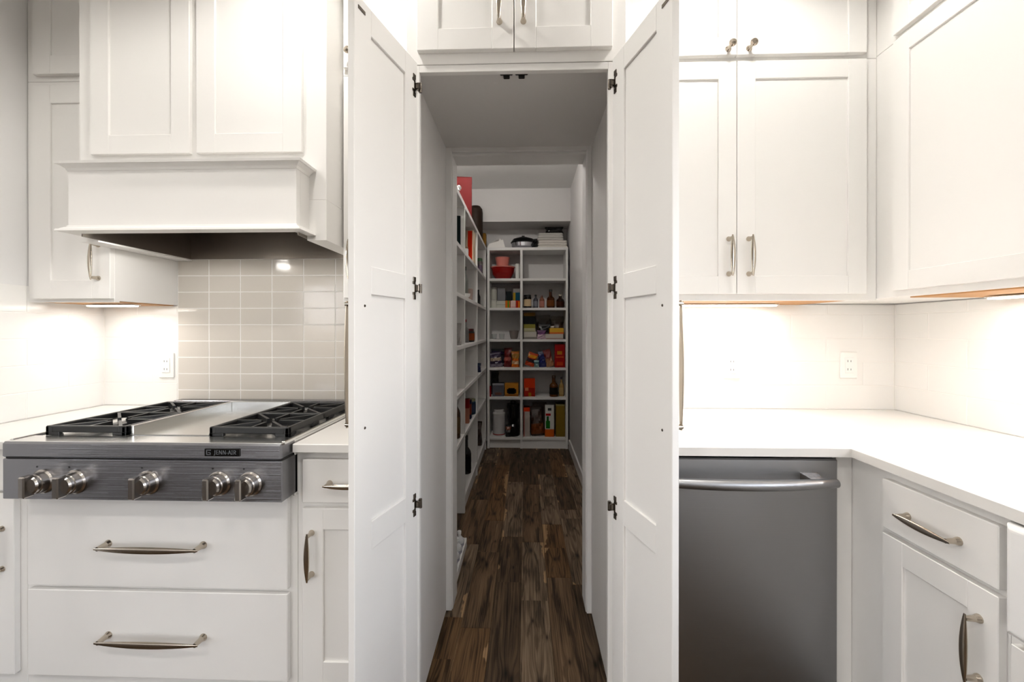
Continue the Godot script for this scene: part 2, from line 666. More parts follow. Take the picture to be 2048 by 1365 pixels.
func tile(parent: Node3D, s_mat: Material, x0: float, x1: float, y0: float, y1: float, d: float, axis_x := 0, wallx := 0.0) -> void:
	var s := st()
	if axis_x == 0:
		box(s, x0, x1, y0, y1, d - 0.007, d, 0.0018)
	else:
		box(s, wallx, wallx - axis_x * 0.007, y0, y1, x0, x1, 0.0018)
	part(parent, "tile", s, s_mat)

func tiles() -> void:
	org = Vector3.ZERO
	var back := get_node("wall_back")
	var right := get_node("wall_right")
	var left := get_node("wall_left")
	var g := 0.0024
	var s := st()
	box(s, -1.600, -0.374, 0.9145, 1.586, WALL - 0.0062, WALL)
	part(back, "grout", s, M.grout)
	s = st()
	box(s, -1.953, -1.600, 0.9145, 1.372, WALL - 0.0062, WALL)
	part(back, "grout", s, M.grout)
	s = st()
	box(s, 0.308, 1.609, 0.9145, 1.372, WALL - 0.0062, WALL)
	part(back, "grout", s, M.grout)
	s = st()
	box(s, 1.6038, 1.61, 0.9145, 1.372, 0.60, WALL)
	part(right, "grout", s, M.grout)
	s = st()
	box(s, -1.955, -1.9488, 0.9145, 1.434, 0.78, WALL)
	part(left, "grout", s, M.grout)
	# stacked beige tiles behind the range
	for c in 8:
		for r in 9:
			var x0 := -1.599 + 0.147 * c
			var y1 := 1.584 - 0.0748 * r
			tile(back, M.beige_tile, x0 + g / 2, x0 + 0.147 - g / 2, maxf(y1 - 0.0748 + g, 0.914), y1, WALL)
	# white running-bond tiles elsewhere
	g = 0.002
	for r in 5:
		var y0 := 0.9155 + r * 0.104
		var y1 := y0 + 0.104 - g
		var off := 0.1525 if r % 2 == 1 else 0.0
		for c in range(-1, 6):
			var a := maxf(0.312, 0.40 + c * 0.305 - off)
			var b := minf(1.603, 0.40 + (c + 1) * 0.305 - off - g)
			if b - a > 0.02 and r < 5:
				tile(back, M.white_tile, a, b, y0, minf(y1, 1.372), WALL)
			a = maxf(0.30, 1.92 - (c + 1) * 0.305 + off)
			b = minf(1.922, 1.92 - c * 0.305 + off - g)
			if b - a > 0.02:
				if a > 0.60:
					tile(right, M.white_tile, a, b, y0, minf(y1, 1.372), 0.0, 1, 1.61)
				if a > 0.78:
					tile(left, M.white_tile, a, b, y0, y1, 0.0, -1, -1.955)
		for p in [[-1.947, -1.79 + off * 0.5], [-1.788 + off * 0.5, -1.601]]:
			tile(back, M.white_tile, p[0], p[1], y0, minf(y1, 1.372), WALL)

# ---------------------------------------------------------------- cabinet pieces
# frame-and-panel door lying in its own axes: x 0..w, y 0..h, front face at z 0
func shaker(parent: Node3D, w: float, h: float, at: Vector3, turn := 0.0, stile := 0.066, rails := [], called := "door") -> MeshInstance3D:
	var keep := org
	org = Vector3.ZERO
	var t := 0.019
	var s := st()
	rawbox(s, Vector3(0, 0, -t), Vector3(stile, h, 0), 0.0016)
	rawbox(s, Vector3(w - stile, 0, -t), Vector3(w, h, 0), 0.0016)
	var cuts := [[0.0, stile]]
	cuts.append_array(rails)
	cuts.append([h - stile, h])
	for c in cuts:
		rawbox(s, Vector3(stile - 0.001, c[0], -t), Vector3(w - stile + 0.001, c[1], 0), 0.0016)
	var o := part(parent, called, s, M.cabinet)
	for k in cuts.size() - 1:
		s = st()
		rawbox(s, Vector3(stile - 0.004, cuts[k][1] - 0.004, -0.0125), Vector3(w - stile + 0.004, cuts[k + 1][0] + 0.004, -0.0068))
		part(o, "panel", s, M.cabinet)
	o.position = at - keep
	o.rotation.y = turn
	org = keep
	return o

func slab(parent: Node3D, w: float, h: float, at: Vector3, turn := 0.0) -> MeshInstance3D:
	var s := st()
	rawbox(s, Vector3(0, 0, -0.019), Vector3(w, h, 0), 0.002)
	var o := part(parent, "drawer", s, M.cabinet)
	o.position = at - org
	o.rotation.y = turn
	return o

# bowed pull with two flared feet; "at" is its middle on the front face
func pull(parent: Node3D, at: Vector3, len: float, upright: bool, scale := 1.0) -> void:
	var s := st()
	var reach := 0.030 * scale
	for e in [-1, 1]:
		var f := Vector3(e * len / 2, 0, 0)
		lathe(s, f, [Vector2(0.0095 * scale, 0), Vector2(0.0095 * scale, 0.002), Vector2(0.0066 * scale, 0.010), Vector2(0.0052 * scale, reach)], 14, 2)
	var pts := []
	var rad := []
	var n := 18
	for k in n + 1:
		var u := -1.0 + 2.0 * k / n
		pts.append(Vector3(u * (len / 2 + 0.010), 0, reach + 0.003 * scale * (1.0 - u * u)))
		rad.append((0.0026 + 0.0064 * (1.0 - u * u)) * scale)
	tube(s, pts, rad, 12, 0.45, Vector3(0, 0, 1))
	var o := part(parent, "handle", s, M.nickel)
	o.position = at
	if upright:
		o.rotation.z = PI / 2

func knob(parent: Node3D, at: Vector3) -> void:
	var s := st()
	lathe(s, Vector3.ZERO, [Vector2(0.011, 0), Vector2(0.011, 0.002), Vector2(0.006, 0.008), Vector2(0.006, 0.024), Vector2(0.0125, 0.032), Vector2(0.0135, 0.038), Vector2(0.010, 0.043), Vector2(0, 0.0445)], 18, 2)
	var o := part(parent, "knob", s, M.nickel)
	o.position = at

func carcass(parent: Node3D, x0: float, x1: float, y0: float, y1: float, d0: float, d1: float, raw_bottom := false, raw_x := 99.0, raw_d := 99.0) -> void:
	var s := st()
	box(s, x0, x1, y0 + (0.004 if raw_bottom else 0.0), y1, d0, d1, 0.0012)
	part(parent, "body", s, M.cabinet)
	if raw_bottom:
		s = st()
		box(s, x0 + 0.02, minf(x1 - 0.02, raw_x), y0, y0 + 0.004, d0 + 0.02, minf(d1 - 0.002, raw_d))
		part(parent, "underside", s, M.raw_wood)
		s = st()
		box(s, x0, x1, y0 - 0.001, y0 + 0.006, d0, d0 + 0.02)
		part(parent, "bottom_rail", s, M.cabinet)

# ---------------------------------------------------------------- left of the pantry
func left_side() -> void:
	var t := thing("wall_cabinet", "white wall cabinet with one door left of the range hood, above the counter corner", "cabinet", -1.76, 1.372, 1.624)
	carcass(t, -1.952, -1.602, 1.372, 2.233, 1.624, WALL, true)
	var o := shaker(t, 0.310, 0.829, Vector3(-1.912, 1.383, -1.605), 0.0, 0.072)
	pull(o, Vector3(0.264, 0.143, 0), 0.128, true)
	t = thing("wall_cabinet", "small white cabinet at the top left, beside the left wall, stacked on the corner cabinet", "cabinet", -1.76, 2.234, 1.624)
	carcass(t, -1.952, -1.602, 2.234, 2.735, 1.624, WALL)
	o = shaker(t, 0.310, 0.455, Vector3(-1.912, 2.254, -1.605), 0.0, 0.072)
	knob(o, Vector3(0.27, 0.045, 0))
	t = thing("wall_cabinet", "narrow white wall cabinet squeezed between the range hood and the pantry cabinet", "cabinet", -0.536, 1.372, 1.624)
	carcass(t, -0.699, -0.375, 1.372, 2.233, 1.624, WALL, true)
	o = shaker(t, 0.306, 0.829, Vector3(-0.690, 1.383, -1.605))
	pull(o, Vector3(0.030, 0.143, 0), 0.128, true)
	t = thing("wall_cabinet", "white upper cabinet seen above the pantry's open left door, stacked on the narrow one", "cabinet", -0.536, 2.234, 1.624)
	carcass(t, -0.699, -0.375, 2.234, 2.735, 1.624, WALL)
	o = shaker(t, 0.306, 0.455, Vector3(-0.690, 2.254, -1.605))
	knob(o, Vector3(0.030, 0.045, 0))
	# base cabinets
	t = thing("base_cabinet", "white base cabinet at the left edge, with a vertical door pull", "cabinet", -1.78, 0.0, 1.329)
	carcass(t, -1.952, -1.602, 0.105, 0.886, 1.329, WALL)
	kick(t, -1.952, -1.602)
	o = shaker(t, 0.31, 0.575, Vector3(-1.934, 0.167, -1.31))
	pull(o, Vector3(0.272, 0.40, 0), 0.128, true)
	slab(t, 0.31, 0.132, Vector3(-1.934, 0.752, -1.31))
	t = thing("base_cabinet", "white cabinet with two wide drawers under the steel rangetop", "cabinet", -1.16, 0.0, 1.329)
	carcass(t, -1.601, -0.718, 0.105, 0.745, 1.329, WALL)
	kick(t, -1.601, -0.718)
	o = slab(t, 0.839, 0.292, Vector3(-1.580, 0.453, -1.31))
	pull(o, Vector3(0.419, 0.137, 0), 0.306, false, 1.25)
	o = slab(t, 0.839, 0.273, Vector3(-1.580, 0.167, -1.31))
	pull(o, Vector3(0.419, 0.134, 0), 0.306, false, 1.25)
	t = thing("base_cabinet", "narrow white base cabinet with drawer and door between the rangetop and the pantry", "cabinet", -0.545, 0.0, 1.329)
	carcass(t, -0.717, -0.375, 0.105, 0.886, 1.329, WALL)
	kick(t, -0.717, -0.375)
	o = slab(t, 0.302, 0.135, Vector3(-0.694, 0.726, -1.31))
	pull(o, Vector3(0.151, 0.062, 0), 0.128, false)
	o = shaker(t, 0.302, 0.542, Vector3(-0.694, 0.167, -1.31))
	pull(o, Vector3(0.030, 0.402, 0), 0.128, true)
	t = thing("countertop", "small white quartz counter between the rangetop and the pantry's left door", "countertop", -0.545, 0.888, 1.286)
	var s := st()
	box(s, -0.712, -0.374, 0.888, 0.9145, 1.286, WALL - 0.008, 0.002)
	part(t, "slab", s, M.quartz)
	t = thing("countertop", "white quartz counter in the left corner behind the rangetop's edge", "countertop", -1.76, 0.888, 1.286)
	s = st()
	box(s, -1.947, -1.576, 0.888, 0.9145, 1.286, WALL - 0.008, 0.002)
	part(t, "slab", s, M.quartz)
	outlet("white wall outlet on the left backsplash, below the corner cabinet", -1.649, 1.10, WALL - 0.007)

func kick(t: Node3D, x0: float, x1: float) -> void:
	var s := st()
	box(s, x0, x1, 0.0, 0.105, 1.40, 1.42)
	part(t, "toe_kick", s, M.cabinet)

func outlet(label: String, x: float, y: float, d: float) -> void:
	var t := thing("wall_outlet", label, "outlet", x, y, d)
	var s := st()
	box(s, x - 0.036, x + 0.036, y - 0.058, y + 0.058, d - 0.006, d, 0.003)
	part(t, "cover_plate", s, M.plate_white)
	s = st()
	box(s, x - 0.018, x + 0.018, y - 0.034, y + 0.034, d - 0.0085, d - 0.0055, 0.001)
	part(t, "face", s, M.plastic_white)
	for e in [-0.018, 0.018]:
		s = st()
		box(s, x - 0.008, x - 0.006, y + e - 0.004, y + e + 0.005, d - 0.0088, d - 0.008)
		box(s, x + 0.005, x + 0.007, y + e - 0.004, y + e + 0.004, d - 0.0088, d - 0.008)
		part(t, "slot", s, M.dark_gap)

# ---------------------------------------------------------------- hood
func hood() -> void:
	var t := thing("range_hood", "white wooden range hood with two panelled doors and a moulded mantle", "range hood", -1.152, 1.575, 1.49)
	var s := st()
	box(s, -1.600, -0.701, 1.72, 2.735, 1.49, WALL - 0.001, 0.0015)       # chimney
	box(s, -1.600, -1.530, 1.578, 1.72, 1.49, WALL - 0.008)              # cheeks and back rail round the steel liner
	box(s, -0.770, -0.701, 1.578, 1.72, 1.49, WALL - 0.008)
	box(s, -1.530, -0.770, 1.586, 1.72, WALL - 0.014, WALL - 0.008)
	part(t, "chimney", s, M.cabinet)
	shaker(t, 0.362, 0.80, Vector3(-1.546, 1.885, -1.476), 0.0, 0.068)
	shaker(t, 0.378, 0.80, Vector3(-1.160, 1.885, -1.476), 0.0, 0.068)
	s = st()
	box(s, -1.548, -0.763, 1.612, 1.826, 1.405, 1.43, 0.001)
	box(s, -1.548, -1.530, 1.612, 1.826, 1.43, 1.49)
	box(s, -0.781, -0.763, 1.612, 1.826, 1.43, 1.49)
	part(t, "mantle", s, M.cabinet)
	s = st()
	flare(s, -1.548, -0.763, 1.405, 1.49, 1.800, 1.808, 0.002, 0.006)
	flare(s, -1.548, -0.763, 1.405, 1.49, 1.808, 1.818, 0.006, 0.018)
	flare(s, -1.548, -0.763, 1.405, 1.49, 1.818, 1.826, 0.024, 0.026)
	part(t, "crown_moulding", s, M.cabinet)
	s = st()
	for seg in [[1.594, 1.601, 0.024, 0.022], [1.601, 1.609, 0.018, 0.007], [1.609, 1.616, 0.004, 0.002]]:
		# a ring: front and two sides
		flare(s, -1.548, -0.763, 1.405, 1.432, seg[0], seg[1], seg[2], seg[3])
		hexa(s, [V(-1.548 - seg[2], seg[0], 1.43), V(-1.530, seg[0], 1.43), V(-1.530, seg[0], 1.49), V(-1.548 - seg[2], seg[0], 1.49)], [V(-1.548 - seg[3], seg[1], 1.43), V(-1.530, seg[1], 1.43), V(-1.530, seg[1], 1.49), V(-1.548 - seg[3], seg[1], 1.49)])
		hexa(s, [V(-0.781, seg[0], 1.43), V(-0.763 + seg[2], seg[0], 1.43), V(-0.763 + seg[2], seg[0], 1.49), V(-0.781, seg[0], 1.49)], [V(-0.781, seg[1], 1.43), V(-0.763 + seg[3], seg[1], 1.43), V(-0.763 + seg[3], seg[1], 1.49), V(-0.781, seg[1], 1.49)])
	part(t, "bottom_moulding", s, M.cabinet)
	# steel liner: four walls and a filter ceiling
	s = st()
	box(s, -1.530, -1.526, 1.584, 1.715, 1.432, WALL - 0.016)
	box(s, -0.774, -0.770, 1.584, 1.715, 1.432, WALL - 0.016)
	box(s, -1.526, -0.774, 1.584, 1.715, WALL - 0.020, WALL - 0.016)
	box(s, -1.526, -0.774, 1.606, 1.715, 1.432, 1.436)
	box(s, -1.526, -0.774, 1.710, 1.715, 1.436, WALL - 0.020)
	part(t, "liner", s, M.dark_steel)
	s = st()
	box(s, -1.526, -0.774, 1.634, 1.640, 1.436, 1.53)
	part(t, "lamp_ledge", s, M.dark_steel)
	for x in [-1.360, -0.944]:
		s = st()
		lathe(s, V(x, 1.634, 1.478), [Vector2(0.0, -0.003), Vector2(0.024, -0.003), Vector2(0.028, 0.0)], 20)
		part(t, "lamp", s, M.hood_glow)
		spot(t, V(x, 1.628, 1.478), HOOD, 86.0, 0.03, 0.2)
	for k in 2:
		s = st()
		var x0 := -1.50 + k * 0.36
		for j in 14:
			box(s, x0 + j * 0.0245, x0 + j * 0.0245 + 0.016, 1.698, 1.708, 1.47, WALL - 0.06, 0.002)
		part(t, "baffle_filter", s, M.dark_steel)

# ---------------------------------------------------------------- rangetop
func rangetop() -> void:
	var t := thing("rangetop", "stainless steel gas rangetop with five knobs, two iron grates and a middle griddle", "rangetop", -1.143, 0.753, 1.235)
	var L := -1.570
	var R := -0.716
	var F := 1.235
	var s := st()
	box(s, L, R, 0.755, 0.876, F + 0.003, 1.325, 0.002)
	part(t, "control_panel", s, M.range_steel)
	s = st()
	box(s, L + 0.002, R - 0.002, 0.875, 0.882, F + 0.010, 1.30)
	part(t, "groove", s, M.dark_gap)
	s = st()
	box(s, L, R, 0.880, 0.927, F, 1.31, 0.005)
	part(t, "front_bullnose", s, M.range_steel)
	s = st()
	box(s, L + 0.002, R - 0.002, 0.9255, 0.9285, F + 0.006, 1.312, 0.001)
	part(t, "front_ledge", s, M.deck_steel)
	s = st()
	box(s, L, R, 0.747, 0.925, 1.31, 1.902, 0.002)
	part(t, "deck", s, M.deck_steel)
	s = st()
	box(s, L, R, 0.924, 0.948, 1.862, 1.914, 0.003)
	part(t, "rear_trim", s, M.range_steel)
	# raised side rims
	s = st()
	box(s, R - 0.012, R, 0.920, 0.931, F + 0.02, 1.862, 0.002)
	part(t, "side_rim", s, M.deck_steel)
	s = st()
	box(s, L, L + 0.012, 0.920, 0.931, F + 0.02, 1.862, 0.002)
	part(t, "side_rim", s, M.deck_steel)
	# griddle trough between the grates
	s = st()
	box(s, -1.262, -1.252, 0.925, 0.957, 1.330, 1.790, 0.002)
	box(s, -1.006, -1.000, 0.925, 0.934, 1.330, 1.790, 0.001)
	box(s, -1.262, -1.000, 0.925, 0.957, 1.790, 1.800, 0.002)
	box(s, -1.252, -1.006, 0.925, 0.929, 1.330, 1.790)
	part(t, "griddle", s, M.deck_steel)
	for g in [[-1.530, -1.266], [-0.996, -0.740]]:
		grate(t, g[0], g[1])
	for x in [-1.442, -1.342, -1.119, -0.904, -0.810]:
		range_knob(t, x)
	# maker's badge
	s = st()
	var b0 := -0.946
	var b1 := -0.838
	box(s, b0, b1, 0.8905, 0.9145, F - 0.003, F + 0.002, 0.0025)
	var badge := part(t, "badge", s, M.gloss_black)
	var tm := TextMesh.new()
	var fo := SystemFont.new()
	fo.font_names = PackedStringArray(["Droid Sans"])
	tm.font = fo
	tm.text = "JENN-AIR"
	tm.font_size = 32
	tm.pixel_size = 0.00050
	tm.depth = 0.0006
	tm.material = M.letter
	var tx := MeshInstance3D.new()
	tx.name = "lettering"
	tx.mesh = tm
	tx.position = Vector3(-0.882, 0.9025, -(F - 0.0033)) - org
	badge.add_child(tx, true)
	s = st()
	for q in [[-0.939, -0.925, 0.908, 0.9105], [-0.939, -0.936, 0.8945, 0.9105], [-0.939, -0.925, 0.8945, 0.897], [-0.928, -0.925, 0.8945, 0.9035], [-0.933, -0.925, 0.9012, 0.9035]]:
		box(s, q[0], q[1], q[2], q[3], F - 0.0036, F - 0.003)
	part(badge, "emblem", s, M.letter)

func range_knob(t: Node3D, x: float) -> void:
	var y := 0.810
	var F := 1.238
	var s := st()
	lathe(s, V(x, y, F), [Vector2(0.036, 0), Vector2(0.036, 0.005), Vector2(0.032, 0.009), Vector2(0.0, 0.009)], 28, 2)
	var k := part(t, "bezel", s, M.knob_steel)
	s = st()
	lathe(s, V(x, y, F), [Vector2(0.0305, 0.008), Vector2(0.029, 0.026), Vector2(0.0265, 0.028), Vector2(0.0265, 0.036), Vector2(0.023, 0.041), Vector2(0.0, 0.041)], 28, 2)
	part(k, "knob", s, M.knob_steel)
	s = st()
	rawbox(s, V(x - 0.0095, y - 0.031, F) + Vector3(0, 0, 0.030), V(x + 0.0095, y + 0.031, F) + Vector3(0, 0, 0.060), 0.0035)
	part(k, "grip", s, M.knob_steel)
	s = st()
	lathe(s, V(x - 0.02, y + 0.043, F), [Vector2(0.0028, -0.001), Vector2(0.0028, 0.0006), Vector2(0, 0.0006)], 10, 2)
	part(k, "mark", s, M.black)

func grate(t: Node3D, x0: float, x1: float) -> void:
	var s := st()
	var y0 := 0.936
	var y1 := 0.957
	var d0 := 1.318
	var d1 := 1.785
	var b := 0.014
	var dm := (d0 + d1) / 2
	var xm := (x0 + x1) / 2
	box(s, x0, x1, y0, y1, d0, d0 + b, 0.003)
	box(s, x0, x1, y0, y1, d1 - b, d1, 0.003)
	box(s, x0, x0 + b, y0, y1, d0, d1, 0.003)
	box(s, x1 - b, x1, y0, y1, d0, d1, 0.003)
	box(s, x0, x1, y0, y1, dm - b / 2, dm + b / 2, 0.003)
	for x in [x0, x1 - 0.045]:
		for d in [d0, d1 - b]:
			box(s, x, x + 0.045, 0.9265, y0 + 0.003, d, d + b, 0.002)
	for x in [x0, x1 - b]:
		for d in [d0, dm - 0.08, dm + 0.04, d1 - 0.045]:
			box(s, x, x + b, 0.9265, y0 + 0.003, d, d + 0.045, 0.002)
	var g := part(t, "grate", s, M.cast_iron)
	for dc in [(d0 + dm) / 2, (d1 + dm) / 2]:
		s = st()
		# fingers towards the burner
		for k in 8:
			var an := TAU * k / 8.0
			var ex := cos(an)
			var ey := sin(an)
			var far := minf((x1 - x0) / 2 / maxf(absf(ex), 0.01), (dm - d0) / 2 / maxf(absf(ey), 0.01)) - 0.004
			var a := V(xm + ex * 0.030, 0.947, dc + ey * 0.030)
			var e := V(xm + ex * far, 0.947, dc + ey * far)
			var side := (e - a).cross(Vector3.UP).normalized() * 0.0055
			var up := Vector3.UP * 0.0085
			hexa(s, [a - side - up, a + side - up, e + side - up, e - side - up], [a - side * 0.8 + up, a + side * 0.8 + up, e + side * 0.8 + up, e - side * 0.8 + up])
		part(g, "fingers", s, M.cast_iron)
		s = st()
		lathe(s, V(xm, 0.925, dc), [Vector2(0.052, 0), Vector2(0.050, 0.004), Vector2(0.036, 0.006), Vector2(0.034, 0.010), Vector2(0.0, 0.010)], 24)
		var bn := part(t, "burner", s, M.cast_iron)
		s = st()
		lathe(s, V(xm, 0.935, dc), [Vector2(0.028, 0), Vector2(0.028, 0.003), Vector2(0.024, 0.006), Vector2(0, 0.006)], 24)
		part(bn, "burner_cap", s, M.black)

# ---------------------------------------------------------------- tall cabinet that hides the pantry passage
func pantry_cabinet() -> void:
	var t := thing("pantry_cabinet", "tall white cabinet with two open panelled doors that frames the pantry passage", "cabinet", -0.034, 0.0, 1.329)
	var s := st()
	box(s, -0.372, -0.358, 0.0, 2.086, 1.348, WALL - 0.001, 0.001)
	part(t, "side_panel", s, M.interior)
	s = st()
	box(s, 0.292, 0.306, 0.0, 2.086, 1.348, WALL - 0.001, 0.001)
	part(t, "side_panel", s, M.interior)
	s = st()
	box(s, -0.358, 0.292, 2.078, 2.088, 1.348, WALL - 0.015)
	part(t, "top_panel", s, M.interior)
	s = st()
	box(s, -0.373, -0.332, 0.0, 2.086, 1.329, 1.348, 0.001)
	box(s, 0.252, 0.306, 0.0, 2.086, 1.329, 1.348, 0.001)
	box(s, -0.332, 0.252, 2.064, 2.086, 1.329, 1.348, 0.001)
	part(t, "face_frame", s, M.cabinet)
	# doors: the inner faces look into the room
	var bottom := 0.115
	var rails := [[0.700 - bottom, 0.773 - bottom], [1.353 - bottom, 1.425 - bottom]]
	for e in [-1, 1]:
		var o: MeshInstance3D
		var turn := deg_to_rad(-105.5) if e < 0 else deg_to_rad(106.1)
		var at := Vector3(-0.351, bottom, -1.313) if e < 0 else Vector3(0.362, bottom, -1.027)
		o = shaker(t, 0.298, 2.080 - bottom, at, turn, 0.068, rails)
		if e < 0:
			o.set_meta("label", "left pantry door swung open, inner face showing")
		else:
			o.set_meta("label", "right pantry door swung open, inner face showing")
		var hx := 0.0 if e < 0 else 0.298          # hinge side
		var fx := 0.298 if e < 0 else 0.0          # free side
		var sg := 1.0 if e < 0 else -1.0           # from the hinge into the door
		big_pull(o, Vector3(fx - sg * 0.036, 1.176 - bottom, 0))
		for y in [2.002, 1.389, 0.732]:
			hinge(o, hx, sg, y - bottom)
		s = st()
		rawbox(s, Vector3(fx - sg * 0.014, 2.047 - bottom, -0.0205), Vector3(fx - sg * 0.042, 2.056 - bottom, -0.0188), 0.0004)
		part(o, "strike_plate", s, M.hinge_metal)
		for y in [1.323, 1.018]:
			s = st()
			lathe(s, Vector3(fx - sg * 0.040, y - bottom, -0.0188), [Vector2(0.0, -0.0016), Vector2(0.003, -0.0012), Vector2(0.0038, 0.0)], 10, 2)
			part(o, "screw", s, M.hinge_metal)
	# catches under the top
	for x in [-0.062, -0.014]:
		s = st()
		box(s, x - 0.020, x + 0.020, 2.070, 2.0785, 1.352, 1.366, 0.002)
		box(s, x - 0.010, x + 0.010, 2.068, 2.0785, 1.364, 1.382, 0.002)
		part(t, "magnetic_catch", s, M.black)
	for x in [-0.293, 0.222]:
		s = st()
		lathe(s, V(x, 2.078, 1.358), [Vector2(0.0, -0.004), Vector2(0.005, -0.003), Vector2(0.006, 0.0)], 10)
		part(t, "screw_cap", s, M.black)
	# cabinet above
	t = thing("wall_cabinet", "white two-door cabinet above the open pantry passage", "cabinet", -0.034, 2.09, 1.329)
	carcass(t, -0.372, 0.306, 2.088, 2.735, 1.329, WALL - 0.001)
	for e in 2:
		var x := -0.335 if e == 0 else -0.035
		var o := shaker(t, 0.297, 0.60, Vector3(x, 2.121, -1.31))
		pull(o, Vector3(0.254 if e == 0 else 0.027, 0.145, 0), 0.128, true)

func hinge(door: Node3D, hx: float, sg: float, y: float) -> void:
	var s := st()
	var z := -0.0195
	for k in [[0.012, 0.026, -0.034, -0.020], [0.014, 0.030, -0.020, -0.012], [0.010, 0.020, -0.012, 0.012], [0.014, 0.030, 0.012, 0.020], [0.012, 0.026, 0.020, 0.034]]:
		rawbox(s, Vector3(hx + sg * k[0], y + k[2], z - 0.002), Vector3(hx + sg * k[1], y + k[3], z + 0.001), 0.0006)
	rawbox(s, Vector3(hx - sg * 0.002, y - 0.010, z - 0.013), Vector3(hx + sg * 0.016, y + 0.010, z - 0.001), 0.002)
	lathe(s, Vector3(hx + sg * 0.001, y - 0.014, z - 0.010), [Vector2(0, 0), Vector2(0.005, 0), Vector2(0.005, 0.028), Vector2(0, 0.028)], 12)
	var h := part(door, "hinge", s, M.hinge_metal)
	h.set_meta("label", "dark metal hinge on the inner edge of the door")

# long flat pull on the outer face
func big_pull(door: Node3D, at: Vector3) -> void:
	var s := st()
	for e in [-1, 1]:
		lathe(s, Vector3(0, e * 0.152, 0), [Vector2(0.011, 0), Vector2(0.011, 0.003), Vector2(0.007, 0.012), Vector2(0.006, 0.034)], 14, 2)
	var pts := []
	var rad := []
	for k in 19:
		var u := -1.0 + 2.0 * k / 18
		pts.append(Vector3(0, u * 0.160, 0.030 + 0.002 * (1.0 - u * u)))
		rad.append(0.0045 + 0.004 * (1.0 - u * u))
	tube(s, pts, rad, 12, 0.55, Vector3(0, 0, 1))
	var o := part(door, "handle", s, M.nickel)
	o.position = at

